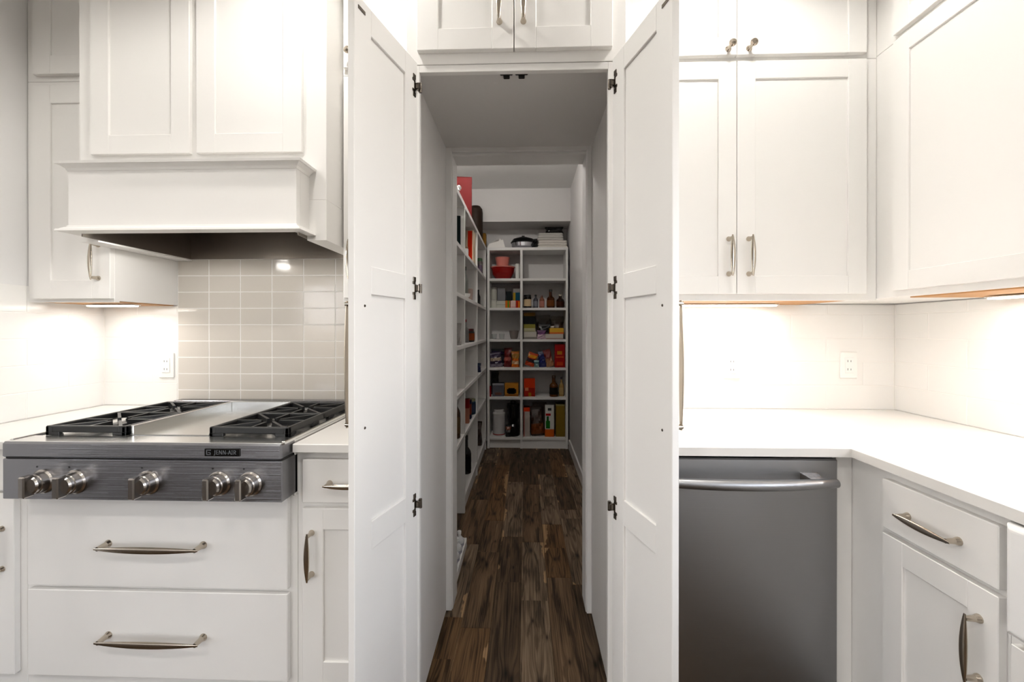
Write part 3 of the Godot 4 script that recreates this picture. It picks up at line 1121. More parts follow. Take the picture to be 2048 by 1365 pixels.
# ---------------------------------------------------------------- right of the pantry
func right_side() -> void:
	var t := thing("wall_cabinet", "white two-door wall cabinet right of the pantry, above the light strip", "cabinet", 0.77, 1.372, 1.615)
	carcass(t, 0.310, 1.281, 1.372, 2.255, 1.615, WALL, true, 1.20)
	var o := shaker(t, 0.4530, 0.851, Vector3(0.316, 1.394, -1.596))
	pull(o, Vector3(0.425, 0.137, 0), 0.128, true)
	o = shaker(t, 0.462, 0.851, Vector3(0.771, 1.394, -1.596))
	pull(o, Vector3(0.042, 0.137, 0), 0.128, true)
	t = thing("wall_cabinet", "white upper cabinet with two round knobs, stacked right of the pantry", "cabinet", 0.77, 2.256, 1.615)
	carcass(t, 0.310, 1.281, 2.256, 2.735, 1.615, WALL)
	o = shaker(t, 0.4530, 0.44, Vector3(0.316, 2.267, -1.596))
	knob(o, Vector3(0.422, 0.022, 0))
	o = shaker(t, 0.462, 0.44, Vector3(0.771, 2.267, -1.596))
	knob(o, Vector3(0.042, 0.022, 0))
	# on the right-hand wall; local x of the doors runs towards the viewer
	var q := deg_to_rad(-90.0)
	t = thing("wall_cabinet", "white wall cabinet with one wide door on the right-hand wall", "cabinet", 1.282, 1.372, 1.2)
	carcass(t, 1.282, 1.609, 1.372, 2.262, 0.62, WALL, true, 99.0, 1.50)
	o = shaker(t, 0.60, 0.857, Vector3(1.263, 1.398, -1.525), q, 0.062)
	pull(o, Vector3(0.565, 0.137, 0), 0.128, true)
	o = shaker(t, 0.28, 0.857, Vector3(1.263, 1.398, -0.92), q, 0.062)
	pull(o, Vector3(0.035, 0.137, 0), 0.128, true)
	t = thing("wall_cabinet", "white upper cabinet at the top right corner, stacked on the right-hand wall", "cabinet", 1.282, 2.263, 1.2)
	carcass(t, 1.282, 1.609, 2.263, 2.735, 0.62, WALL)
	o = shaker(t, 0.60, 0.44, Vector3(1.263, 2.275, -1.525), q, 0.062)
	o = shaker(t, 0.28, 0.44, Vector3(1.263, 2.275, -0.92), q, 0.062)
	# counter in one L
	t = thing("countertop", "L-shaped white quartz counter over the dishwasher and round the right corner", "countertop", 0.95, 0.888, 1.286)
	var s := st()
	box(s, 0.308, 0.950, 0.890, 0.9145, 1.286, WALL - 0.008)
	box(s, 0.950, 1.602, 0.890, 0.9145, 0.90, WALL - 0.008)
	box(s, 0.950, 1.022, 0.890, 0.9145, 0.18, 0.90)
	box(s, 1.40, 1.602, 0.890, 0.9145, 0.18, 0.90)
	box(s, 0.950, 1.602, 0.890, 0.9145, -0.5, 0.18)
	part(t, "slab", s, M.quartz)
	# corner filler and drawer-over-door cabinet on the right
	t = thing("base_cabinet", "white corner base cabinet with a drawer over a door, right of the dishwasher", "cabinet", 0.985, 0.0, 1.05)
	s = st()
	box(s, 0.985, 1.608, 0.105, 0.888, 0.905, WALL - 0.009, 0.001)
	part(t, "body", s, M.cabinet)
	s = st()
	box(s, 0.936, 0.984, 0.105, 0.888, 1.329, 1.348, 0.001)
	part(t, "filler", s, M.cabinet)
	s = st()
	box(s, 1.055, 1.075, 0.0, 0.105, 0.905, 1.4)
	part(t, "toe_kick", s, M.cabinet)
	o = slab(t, 0.287, 0.132, Vector3(0.966, 0.729, -1.197), q)
	pull(o, Vector3(0.143, 0.062, 0), 0.128, false)
	o = shaker(t, 0.287, 0.542, Vector3(0.966, 0.173, -1.197), q, 0.062)
	pull(o, Vector3(0.250, 0.410, 0), 0.128, true)
	# farmhouse sink and its cabinet
	t = thing("sink", "white apron-front sink bowl just entering at the right edge", "sink", 0.97, 0.66, 0.55)
	s = st()
	rounded_slab(s, 0.942, 0.985, 0.664, 0.884, 0.21, 0.880, 0.014)
	part(t, "apron", s, M.sink)
	s = st()
	box(s, 0.985, 1.022, 0.664, 0.886, 0.21, 0.888)
	box(s, 1.40, 1.42, 0.664, 0.886, 0.21, 0.888)
	box(s, 1.022, 1.40, 0.664, 0.886, 0.21, 0.23)
	box(s, 1.022, 1.40, 0.664, 0.886, 0.868, 0.888)
	box(s, 1.022, 1.40, 0.664, 0.684, 0.23, 0.868)
	part(t, "bowl", s, M.sink)
	t = thing("base_cabinet", "white cabinet below the apron-front sink at the lower right edge", "cabinet", 0.985, 0.0, 0.55)
	s = st()
	box(s, 0.985, 1.609, 0.105, 0.662, 0.195, 0.904, 0.001)
	part(t, "body", s, M.cabinet)
	s = st()
	box(s, 1.055, 1.075, 0.0, 0.105, 0.195, 0.904)
	part(t, "toe_kick", s, M.cabinet)
	o = shaker(t, 0.335, 0.465, Vector3(0.966, 0.173, -0.888), q, 0.062)
	o = shaker(t, 0.335, 0.465, Vector3(0.966, 0.173, -0.548), q, 0.062)
	t = thing("base_cabinet", "white base cabinet behind the viewer, past the sink", "cabinet", 0.985, 0.0, -0.15)
	s = st()
	box(s, 0.985, 1.609, 0.0, 0.888, -0.5, 0.195, 0.001)
	part(t, "body", s, M.cabinet)
	outlet("white wall outlet on the right backsplash, above the corner of the counter", 1.406, 1.108, WALL - 0.007)
	outlet("white wall outlet nearest the pantry's right door, in the glare of the light strip", 0.905, 1.105, WALL - 0.007)

# slab with its front edges rounded (front towards -x)
func rounded_slab(s: SurfaceTool, x0: float, x1: float, y0: float, y1: float, d0: float, d1: float, r: float) -> void:
	var n := 6
	var layers := []
	for k in n + 1:
		var an := PI / 2 * k / n
		layers.append([x0 + r * (1.0 - sin(an)), r * (1.0 - cos(an))])
	# layers run from the flat front (inset r) to the full outline
	layers.reverse()
	layers = []
	for k in n + 1:
		var an := PI / 2 * k / n
		layers.append([x0 + r - r * cos(an), r - r * sin(an)])
	layers.append([x1, 0.0])
	var ring := func(l: Array) -> Array:
		return [V(l[0], y0 + l[1], d0 + l[1]), V(l[0], y1 - l[1], d0 + l[1]), V(l[0], y1 - l[1], d1 - l[1]), V(l[0], y0 + l[1], d1 - l[1])]
	var mid := V((x0 + x1) / 2, (y0 + y1) / 2, (d0 + d1) / 2)
	var f: Array = ring.call(layers[0])
	face(s, f[0], f[1], f[2], f[3], mid)
	for k in layers.size() - 1:
		var a: Array = ring.call(layers[k])
		var b: Array = ring.call(layers[k + 1])
		for j in 4:
			face(s, a[j], a[(j + 1) % 4], b[(j + 1) % 4], b[j], mid)

# ---------------------------------------------------------------- dishwasher
func dishwasher() -> void:
	var t := thing("dishwasher", "stainless steel dishwasher with a bowed bar handle under the right counter", "dishwasher", 0.625, 0.0, 1.31)
	var s := st()
	box(s, 0.330, 0.930, 0.10, 0.880, 1.345, 1.90, 0.0)
	part(t, "tub", s, M.dark_gap)
	s = st()
	box(s, 0.326, 0.926, 0.115, 0.878, 1.305, 1.342, 0.004)
	var door := part(t, "door", s, M.steel)
	s = st()
	var pts := []
	var rad := []
	for k in 25:
		var u := -1.0 + 2.0 * k / 24
		pts.append(V(0.626 + u * 0.270, 0.820, 1.268 - 0.026 * (1.0 - u * u)))
		rad.append(0.0125 + 0.0035 * (1.0 - u * u))
	tube(s, pts, rad, 16, 1.0, Vector3(0, 1, 0))
	part(door, "handle", s, M.steel)
	for e in [-1, 1]:
		s = st()
		var x: float = 0.626 + e * 0.215
		hexa(s, [V(x - 0.026, 0.812, 1.306), V(x + 0.026, 0.812, 1.306), V(x + 0.026, 0.838, 1.306), V(x - 0.026, 0.838, 1.306)], [V(x - 0.016, 0.815, 1.262), V(x + 0.016, 0.815, 1.262), V(x + 0.016, 0.830, 1.262), V(x - 0.016, 0.830, 1.262)])
		part(door, "handle_bracket", s, M.knob_steel)
	s = st()
	box(s, 0.330, 0.926, 0.0, 0.105, 1.38, 1.40)
	part(t, "kick_plate", s, M.dark_gap)

# ---------------------------------------------------------------- pantry shelving
const SHELF := [2.134, 1.806, 1.494, 1.160, 0.858, 0.546, 0.117]   # upper faces

func pantry() -> void:
	var t := thing("shelving_unit", "white shelving unit across the far end of the pantry", "shelving", 0.02, 0.0, 4.552)
	var f := 4.552
	for x in [-0.412, -0.061, 0.420]:
		var s := st()
		box(s, x, x + 0.025, 0.0, 2.104 if x < 0.4 else 2.104, f, 4.865, 0.001)
		part(t, "upright", s, M.melamine)
	for r in SHELF.size():
		for q in [[-0.387, -0.061], [-0.036, 0.420]]:
			var s := st()
			if r == 0:
				if q[0] > -0.1:
					continue
				box(s, -0.412, 0.445, SHELF[0] - 0.030, SHELF[0], f, 4.865, 0.001)
			else:
				box(s, q[0], q[1], SHELF[r] - 0.026, SHELF[r], f, 4.865, 0.001)
			part(t, "shelf", s, M.melamine)
	for q in [[-0.387, -0.061], [-0.036, 0.420]]:
		var s := st()
		box(s, q[0], q[1], 0.0, 0.091, f + (0.03 if q[0] < -0.1 else 0.012), f + 0.05)
		part(t, "plinth", s, M.melamine)
	t = thing("shelving_unit", "white shelving unit along the pantry's left wall", "shelving", -0.6, 0.0, 3.3)
	var xf := -0.42
	for d in [2.935, 3.70, 4.50]:
		var s := st()
		box(s, -0.778, xf, 0.0, 2.104, d, d + 0.025, 0.001)
		part(t, "upright", s, M.melamine)
	for r in SHELF.size():
		for q in [[2.06, 2.935], [2.96, 3.70], [3.725, 4.50]]:
			if r == 6 and q[0] < 2.5:
				continue
			if r == 0 and q[0] > 2.5:
				continue
			var s := st()
			if r == 0:
				box(s, -0.778, xf, SHELF[0] - 0.030, SHELF[0], 2.06, 4.865, 0.001)
			else:
				box(s, -0.778, xf, SHELF[r] - 0.026, SHELF[r], q[0], q[1], 0.001)
			part(t, "shelf", s, M.melamine)
	for q in [[2.96, 3.70], [3.725, 4.50]]:
		var s := st()
		box(s, xf - 0.03, xf - 0.012, 0.0, 0.091, q[0], q[1])
		part(t, "plinth", s, M.melamine)

# ---------------------------------------------------------------- groceries
func gm(c: Color, rough := 0.45, metal := 0.0) -> StandardMaterial3D:
	var key := "goods_%s_%.2f_%.1f" % [c.to_html(), rough, metal]
	if M.has(key):
		return M[key]
	return mat(key, c, rough, metal, 0.5 if rough < 0.4 else 0.25)

# box with printed bands that go right round it, and patches on its front; y and d are base and front
func carton(called: String, label: String, cat: String, x: float, y: float, d: float, w: float, h: float, dep: float, c: Color, bands := [], turn := 0.0, front := []) -> Node3D:
	var t := thing(called, label, cat, x, y, d + dep / 2)
	t.rotation.y = turn
	var s := st()
	rawbox(s, Vector3(-w / 2, 0, -dep / 2), Vector3(w / 2, h, dep / 2), 0.002)
	part(t, "body", s, gm(c, 0.6))
	for b in bands:
		s = st()
		rawbox(s, Vector3(-w / 2 - 0.0007, b[0] * h, -dep / 2 - 0.0007), Vector3(w / 2 + 0.0007, b[1] * h, dep / 2 + 0.0007), 0.002)
		part(t, "printed_band", s, gm(b[2], 0.6))
	for b in front:
		s = st()
		rawbox(s, Vector3((b[0] - 0.5) * w, b[2] * h, dep / 2), Vector3((b[1] - 0.5) * w, b[3] * h, dep / 2 + 0.0015), 0.0004)
		part(t, "printed_patch", s, gm(b[4], 0.6))
	return t

func pillow(s: SurfaceTool, w: float, h: float, dep: float, v0: float, v1: float, grow: float, sd: float) -> void:
	var nu := 22
	var nv := 16
	var P := func(k: int, j: int) -> Vector3:
		var an := TAU * k / nu
		var v := v0 + (v1 - v0) * j / nv
		var thick := 0.72 + 0.28 * sin(minf(v / 0.35, 1.0) * PI / 2)
		if v > 0.35:
			thick = maxf(0.035, cos(minf((v - 0.35) / 0.57, 1.0) * PI / 2))
		var wide := 0.93 + 0.07 * cos(v * TAU) + 0.02 * sin(v * 9.0 + sd)
		var cx := signf(cos(an)) * pow(absf(cos(an)), 0.7)
		var cz := signf(sin(an)) * pow(absf(sin(an)), 0.7)
		var crumple := 0.006 * sin(an * 3.0 + sd + v * 7.0) * sin(v * 13.0 + sd * 2.0) + 0.003 * sin(an * 7.0 - sd + v * 21.0)
		var r := 1.0 + grow / maxf(dep, 0.02)
		return Vector3(cx * (w / 2 * wide * r + crumple * 0.4), v * h + 0.002 * sin(an * 2.0 + sd), cz * (dep / 2 * thick * r + crumple * thick))
	for j in nv:
		for k in nu:
			var a: Vector3 = P.call(k, j)
			var b: Vector3 = P.call(k + 1, j)
			var c: Vector3 = P.call(k + 1, j + 1)
			var e: Vector3 = P.call(k, j + 1)
			face(s, a, b, c, e, Vector3(0, (a.y + c.y) / 2, 0))
	for j in [0, nv]:
		for k in nu:
			var ctr := Vector3(0, (v0 if j == 0 else v1) * h, 0)
			var n := Vector3.DOWN if j == 0 else Vector3.UP
			tri(s, ctr, P.call(k, j), P.call(k + 1, j), n, n, n)

func bag(called: String, label: String, x: float, y: float, d: float, w: float, h: float, dep: float, c: Color, bands := [], turn := 0.0, lean := 0.0, group := "") -> Node3D:
	var t := thing(called, label, "bag", x, y, d + dep / 2, group)
	t.rotation = Vector3(0, turn, lean)
	t.position.y += 0.43 * w * absf(sin(lean))
	var s := st()
	pillow(s, w, h, dep, 0.0, 1.0, 0.0, x * 31.0 + y * 7.0)
	part(t, "body", s, gm(c, 0.3))
	for b in bands:
		s = st()
		pillow(s, w, h, dep, b[0], b[1], 0.0022, x * 31.0 + y * 7.0)
		part(t, "printed_band", s, gm(b[2], 0.3))
	return t

# turned vessel: profiles given as [[radius, height, ...]] lists per part
func vessel(called: String, label: String, cat: String, x: float, y: float, d: float, parts: Array) -> Node3D:
	var t := thing(called, label, cat, x, y, d)
	for p in parts:
		var prof := []
		for q in p[2]:
			prof.append(Vector2(q[0], q[1]))
		var s := st()
		lathe(s, Vector3.ZERO, prof, 24)
		part(t, p[0], s, p[1])
	return t

func bottle(called: String, label: String, x: float, y: float, d: float, r: float, h: float, c: Color, cap: Color, lab := Color(0, 0, 0, 0), neck := 0.35, rough := 0.12) -> Node3D:
	var sh := h * (1.0 - neck)
	var ps := [["body", gm(c, rough), [[0, 0], [r * 0.94, 0], [r, r * 0.12], [r, sh * 0.86], [r * 0.9, sh * 0.95], [r * 0.42, sh * 1.12], [r * 0.36, h * 0.90], [0, h * 0.90]]],
		["cap", gm(cap, 0.35), [[0, h * 0.88], [r * 0.43, h * 0.88], [r * 0.43, h * 0.985], [r * 0.38, h], [0, h]]]]
	if lab.a > 0.0:
		ps.append(["label", gm(lab, 0.6), [[r * 0.9, sh * 0.18], [r + 0.0008, sh * 0.18], [r + 0.0008, sh * 0.74], [r * 0.9, sh * 0.74]]])
	return vessel(called, label, "bottle", x, y, d, ps)

func jar(called: String, label: String, x: float, y: float, d: float, r: float, h: float, c: Color, lid: Color, lab := Color(0, 0, 0, 0), cat := "jar") -> Node3D:
	var ps := [["body", gm(c, 0.15), [[0, 0], [r * 0.95, 0], [r, r * 0.1], [r, h * 0.76], [r * 0.88, h * 0.84], [0, h * 0.84]]],
		["lid", gm(lid, 0.35), [[0, h * 0.83], [r * 0.92, h * 0.83], [r * 0.92, h * 0.97], [r * 0.86, h], [0, h]]]]
	if lab.a > 0.0:
		ps.append(["label", gm(lab, 0.6), [[r * 0.9, h * 0.14], [r + 0.0008, h * 0.14], [r + 0.0008, h * 0.66], [r * 0.9, h * 0.66]]])
	return vessel(called, label, cat, x, y, d, ps)

func goods() -> void:
	var y: float
	var D := 4.60
	# --- on top of the far unit
	y = SHELF[0]
	var t := thing("cloth_bag", "crumpled white paper bag lying on the far shelves' top, at the left", "bag", -0.315, y, D)
	var s := st()
	hexa(s, [Vector3(-0.10, 0, 0.03), Vector3(0.095, 0, 0.045), Vector3(0.09, 0, -0.10), Vector3(-0.10, 0, -0.10)], [Vector3(-0.075, 0.045, 0.03), Vector3(0.07, 0.085, 0.04), Vector3(0.05, 0.105, -0.08), Vector3(-0.02, 0.10, -0.08)])
	part(t, "body", s, gm(Color(0.92, 0.91, 0.89), 0.7))
	s = st()
	hexa(s, [Vector3(0.0, 0.055, -0.02), Vector3(0.06, 0.075, 0.0), Vector3(0.05, 0.09, -0.08), Vector3(-0.02, 0.08, -0.08)], [Vector3(0.01, 0.075, -0.03), Vector3(0.035, 0.112, -0.02), Vector3(0.03, 0.105, -0.06), Vector3(0.0, 0.10, -0.06)])
	part(t, "folded_top", s, gm(Color(0.92, 0.91, 0.89), 0.7))
	t = thing("roasting_pan", "dark covered pan in glossy plastic on the far shelves' top, in the middle", "pan", -0.03, y, D + 0.09)
	s = st()
	lathe(s, Vector3.ZERO, [Vector2(0, 0), Vector2(0.10, 0), Vector2(0.125, 0.03), Vector2(0.13, 0.072), Vector2(0, 0.072)], 26, 1, 0.72)
	part(t, "pan", s, gm(Color(0.72, 0.72, 0.74), 0.16, 0.9))
	s = st()
	lathe(s, Vector3.ZERO, [Vector2(0.135, 0.07), Vector2(0.137, 0.08), Vector2(0.11, 0.115), Vector2(0.05, 0.135), Vector2(0, 0.138)], 26, 1, 0.72)
	part(t, "lid", s, gm(Color(0.05, 0.05, 0.055), 0.12))
	s = st()
	lathe(s, Vector3(0, 0.136, 0), [Vector2(0.012, 0), Vector2(0.018, 0.014), Vector2(0, 0.017)], 14)
	part(t, "lid_knob", s, gm(Color(0.25, 0.25, 0.25), 0.3))
	t = bag("folded_bag", "folded black bag wedged between the covered pan and the white boxes", 0.105, y, D, 0.05, 0.12, 0.20, Color(0.03, 0.03, 0.035))
	t = thing("linen_stack", "lower and wider of two stacks of folded white linen on the far shelves' top", "linen", 0.286, y, D + 0.11)
	for k in 3:
		s = st()
		rawbox(s, Vector3(-0.162 + 0.004 * k, k * 0.0285, -0.11), Vector3(0.158 - 0.002 * k, k * 0.0285 + 0.0275, 0.11), 0.011)
		part(t, "folded_sheet", s, gm(Color(0.84, 0.82, 0.79), 0.9))
	t = thing("linen_stack", "upper white folded linen bundle in clear wrap, lying on the wider stack", "linen", 0.262, y + 0.0865, D + 0.11)
	for k in 3:
		s = st()
		rawbox(s, Vector3(-0.142 + 0.006 * k, k * 0.027, -0.10), Vector3(0.140 - 0.004 * k, k * 0.027 + 0.026, 0.10), 0.010)
		part(t, "folded_sheet", s, gm(Color(0.74, 0.73, 0.71), 0.35))
	bag("tote_bag", "slumped black bag on top of the white linen at the far upper right", 0.305, y + 0.169, D + 0.01, 0.20, 0.075, 0.16, Color(0.045, 0.045, 0.05))
	# --- second shelf
	y = SHELF[1]
	vessel("mixing_bowl", "large red bowl under the pink bowl on the far second shelf", "bowl", -0.252, y, D + 0.12, [["bowl", gm(Color(0.52, 0.02, 0.02), 0.2), [[0, 0.0], [0.075, 0.0], [0.085, 0.012], [0.118, 0.07], [0.130, 0.135], [0.127, 0.135], [0.112, 0.07], [0.08, 0.018], [0, 0.014]]], ["rim", gm(Color(0.80, 0.46, 0.42), 0.25), [[0.127, 0.130], [0.134, 0.132], [0.134, 0.143], [0.127, 0.143]]]])
	vessel("bowl", "pink bowl stacked inside the large red bowl", "bowl", -0.258, y + 0.075, D + 0.12, [["bowl", gm(Color(0.86, 0.50, 0.45), 0.3), [[0, 0.0], [0.052, 0.0], [0.060, 0.04], [0.076, 0.15], [0.080, 0.172], [0.075, 0.172], [0.070, 0.14], [0.05, 0.02], [0, 0.015]]]])
	vessel("paper_roll", "slim white roll standing right of the red bowl", "roll", -0.092, y, D + 0.03, [["roll", gm(Color(0.88, 0.88, 0.86), 0.8), [[0, 0], [0.021, 0], [0.021, 0.158], [0.017, 0.166], [0, 0.166]]]])
	# --- third shelf, left: small pots and packets
	y = SHELF[2]
	var pale := Color(0.70, 0.70, 0.66)
	jar("storage_jar", "tall pale jar at the left end of the third far shelf", -0.352, y + 0.095, D + 0.12, 0.034, 0.14, pale, Color(0.60, 0.60, 0.58))
	jar("storage_jar", "pale round tub under the tall jar at the third shelf's left end", -0.352, y, D + 0.12, 0.036, 0.094, Color(0.76, 0.76, 0.72), Color(0.72, 0.72, 0.69))
	carton("storage_box", "grey box standing on the pale tray in the third far shelf", "box", -0.270, y + 0.085, D + 0.10, 0.088, 0.14, 0.09, Color(0.47, 0.47, 0.48), [[0.88, 1.0, Color(0.60, 0.60, 0.60)]])
	carton("storage_box", "low pale tray carrying the grey box on the third far shelf", "box", -0.270, y, D + 0.09, 0.098, 0.083, 0.11, Color(0.74, 0.74, 0.70), [[0.45, 0.55, Color(0.60, 0.62, 0.58)]])
	carton("tea_box", "dark teal box above the green and orange packet, third far shelf", "box", -0.186, y + 0.086, D + 0.09, 0.058, 0.10, 0.08, Color(0.05, 0.09, 0.10))
	carton("tea_box", "small orange packet with a green stripe on the third far shelf", "box", -0.200, y, D + 0.07, 0.050, 0.084, 0.10, Color(0.82, 0.42, 0.12), [], 0.0, [[0.52, 0.80, 0.0, 1.0, Color(0.20, 0.50, 0.10)]])
	carton("tea_box", "white and pink packet beside the orange one, third far shelf", "box", -0.139, y, D + 0.07, 0.056, 0.084, 0.10, Color(0.86, 0.74, 0.70), [[0.0, 0.25, Color(0.80, 0.60, 0.58)]])
	carton("tea_box", "red and orange packet against the middle upright, third far shelf", "box", -0.087, y, D + 0.07, 0.044, 0.084, 0.10, Color(0.72, 0.16, 0.06), [], 0.0, [[0.55, 0.95, 0.1, 0.9, Color(0.90, 0.50, 0.10)]])
	carton("tea_box", "box in teal, yellow and white stacked against the middle upright", "box", -0.104, y + 0.086, D + 0.09, 0.074, 0.13, 0.08, Color(0.03, 0.28, 0.36), [[0.66, 1.0, Color(0.62, 0.60, 0.58)]], 0.0, [[0.02, 0.36, 0.0, 0.66, Color(0.68, 0.56, 0.16)]])
	# --- third shelf, right: dark bottles
	jar("sauce_bottle", "dark bottle with a cream label by the middle upright, third far shelf", 0.017, y, D + 0.06, 0.041, 0.145, Color(0.06, 0.035, 0.02), Color(0.05, 0.045, 0.045), Color(0.80, 0.70, 0.55), "bottle")
	bottle("spice_bottle", "grey bottle with a black cap between the cream-labelled bottle and the pink one", 0.105, y, D + 0.06, 0.026, 0.146, Color(0.28, 0.28, 0.30), Color(0.05, 0.05, 0.05), Color(0.42, 0.42, 0.45), 0.3)
	bottle("spice_bottle", "pinkish bottle in the middle of the row of dark bottles", 0.172, y, D + 0.06, 0.028, 0.138, Color(0.50, 0.32, 0.26), Color(0.45, 0.36, 0.34), Color(0.62, 0.40, 0.35), 0.25)
	bottle("syrup_bottle", "tallest amber bottle with a white collar on the third far shelf", 0.268, y, D + 0.08, 0.043, 0.205, Color(0.26, 0.12, 0.03), Color(0.16, 0.15, 0.14), Color(0.38, 0.20, 0.06), 0.42)
	bottle("syrup_bottle", "dark amber bottle with a pale cap at the right end, third far shelf", 0.371, y, D + 0.07, 0.042, 0.150, Color(0.13, 0.045, 0.02), Color(0.70, 0.66, 0.60), Color(0.20, 0.08, 0.03), 0.34)
	# --- fourth shelf
	y = SHELF[3]
	var gl: StandardMaterial3D = M.glass
	for q in [[-0.345, 0.030, 0.055, "small clear glass furthest left on the fourth far shelf"], [-0.262, 0.030, 0.058, "small clear glass second from the left on the fourth far shelf"]]:
		vessel("glass", q[3], "glass", q[0], y, D + 0.06, [["cup", gl, [[0, 0], [q[1] * 0.8, 0], [q[1], q[2]], [q[1] - 0.002, q[2]], [q[1] * 0.76, 0.006], [0, 0.006]]]])
	vessel("glass_dish", "cloudy glass dish by the middle upright on the fourth far shelf", "dish", -0.130, y, D + 0.07, [["dish", gm(Color(0.50, 0.46, 0.44), 0.15), [[0, 0], [0.034, 0], [0.042, 0.02], [0.051, 0.075], [0.053, 0.093], [0.049, 0.093], [0.038, 0.02], [0, 0.012]]]])
	carton("storage_box", "flat white box at the bottom of the stack by the middle upright, fourth shelf", "box", 0.045, y, D + 0.02, 0.140, 0.080, 0.16, Color(0.70, 0.68, 0.64), [[0.0, 0.3, Color(0.5, 0.48, 0.46)]])
	carton("storage_box", "cream and olive box stacked on the flat white box, fourth shelf", "box", 0.038, y + 0.081, D + 0.03, 0.124, 0.080, 0.14, Color(0.66, 0.64, 0.50), [[0.45, 1.0, Color(0.50, 0.47, 0.20)]])
	carton("storage_box", "dark box with an ochre top band, topmost of the fourth shelf's stack", "box", 0.037, y + 0.162, D + 0.03, 0.124, 0.122, 0.14, Color(0.035, 0.045, 0.05), [[0.70, 1.0, Color(0.42, 0.29, 0.06)]])
	bag("snack_bag", "shiny purple and silver bag in front of the dark packets, fourth shelf", 0.166, y, D - 0.02, 0.095, 0.095, 0.06, Color(0.36, 0.20, 0.36), [[0.0, 0.55, Color(0.72, 0.62, 0.66)]])
	bag("snack_bag", "dark packet behind the purple bag on the fourth shelf", 0.205, y, D + 0.10, 0.135, 0.165, 0.07, Color(0.05, 0.05, 0.065))
	bag("bread_bag", "clear bag with brown contents standing behind the white box, fourth shelf", 0.190, y, D + 0.18, 0.16, 0.262, 0.06, Color(0.34, 0.31, 0.29), [[0.25, 0.62, Color(0.30, 0.22, 0.15)]])
	bag("bread_bag", "clear brown bag at the right end behind the yellow packet, fourth shelf", 0.345, y, D + 0.16, 0.15, 0.25, 0.07, Color(0.36, 0.32, 0.28), [[0.3, 0.75, Color(0.24, 0.14, 0.08)]])
	carton("storage_box", "flat white carton under the yellow packet on the fourth shelf", "box", 0.302, y, D, 0.190, 0.056, 0.13, Color(0.74, 0.71, 0.67), [[0.0, 0.25, Color(0.60, 0.50, 0.46)]])
	carton("butter_pack", "yellow packet with orange print lying on the flat white carton", "packet", 0.326, y + 0.057, D, 0.150, 0.062, 0.09, Color(0.80, 0.62, 0.20), [[0.0, 0.3, Color(0.80, 0.40, 0.16)]], 0.06)
	jar("spice_jar", "little white-topped jar standing behind the yellow packet", 0.285, y + 0.057, D + 0.10, 0.024, 0.085, Color(0.60, 0.55, 0.48), Color(0.85, 0.83, 0.80))
	# --- fifth shelf: crisp bags
	y = SHELF[4]
	bag("snack_bag", "purple bag with a cream stripe at the left of the fifth shelf", -0.320, y, D, 0.135, 0.155, 0.09, Color(0.17, 0.10, 0.22), [[0.40, 0.62, Color(0.66, 0.58, 0.50)], [0.0, 0.20, Color(0.50, 0.46, 0.52)]], 0.2, 0.12)
	bag("snack_bag", "dark blue and purple bag lying behind the cream-striped one", -0.290, y, D + 0.12, 0.19, 0.19, 0.07, Color(0.05, 0.05, 0.12), [[0.70, 0.88, Color(0.24, 0.18, 0.42)]])
	bag("snack_bag", "red bag standing in the middle of the fifth shelf's left bay", -0.196, y, D + 0.02, 0.085, 0.205, 0.07, Color(0.36, 0.045, 0.035), [[0.35, 0.52, Color(0.66, 0.36, 0.32)]], -0.2)
	bag("snack_bag", "orange and yellow bag against the middle upright, fifth shelf", -0.115, y, D + 0.01, 0.084, 0.170, 0.07, Color(0.80, 0.38, 0.04), [[0.55, 1.0, Color(0.62, 0.42, 0.10)], [0.20, 0.40, Color(0.80, 0.66, 0.50)]], 0.15)
	bag("snack_bag", "orange, yellow and dark bag leaning right at the fifth shelf's right bay", 0.035, y, D + 0.01, 0.105, 0.145, 0.07, Color(0.70, 0.22, 0.03), [[0.62, 0.85, Color(0.80, 0.52, 0.08)], [0.28, 0.55, Color(0.10, 0.05, 0.10)]], 0.1, -0.35)
	bag("snack_bag", "small teal and white packet at the foot of the blue bag", 0.113, y, D - 0.02, 0.055, 0.075, 0.05, Color(0.50, 0.62, 0.62), [[0.5, 0.8, Color(0.18, 0.34, 0.36)]])
	bag("snack_bag", "bright blue bag with a pale crimped top on the fifth shelf", 0.185, y, D + 0.03, 0.115, 0.170, 0.09, Color(0.02, 0.06, 0.32), [[0.86, 1.0, Color(0.45, 0.50, 0.56)]])
	bag("snack_bag", "tan and red bag leaning against the red box, fifth shelf", 0.266, y, D + 0.02, 0.085, 0.185, 0.06, Color(0.40, 0.05, 0.04), [[0.0, 0.50, Color(0.60, 0.42, 0.28)]], 0.2, 0.28)
	carton("cracker_box", "tall red box with yellow print at the fifth shelf's right end", "box", 0.362, y, D, 0.106, 0.250, 0.06, Color(0.56, 0.03, 0.03), [[0.90, 1.0, Color(0.66, 0.10, 0.10)]], 0.0, [[0.22, 0.72, 0.55, 0.70, Color(0.72, 0.45, 0.10)], [0.10, 0.88, 0.42, 0.47, Color(0.76, 0.32, 0.16)], [0.18, 0.80, 0.08, 0.24, Color(0.70, 0.22, 0.08)]])
	# --- sixth shelf
	y = SHELF[5]
	bag("coffee_bag", "black bag slumped behind the grey tub on the sixth shelf", -0.345, y, D + 0.14, 0.13, 0.245, 0.08, Color(0.025, 0.025, 0.028), [], 0.0, 0.1)
	carton("food_tub", "grey rectangular tub with a pale lid on the sixth shelf", "tub", -0.298, y, D, 0.125, 0.140, 0.10, Color(0.33, 0.33, 0.36), [[0.84, 1.0, Color(0.52, 0.52, 0.54)]], 0.0, [[0.2, 0.8, 0.1, 0.3, Color(0.36, 0.24, 0.20)]])
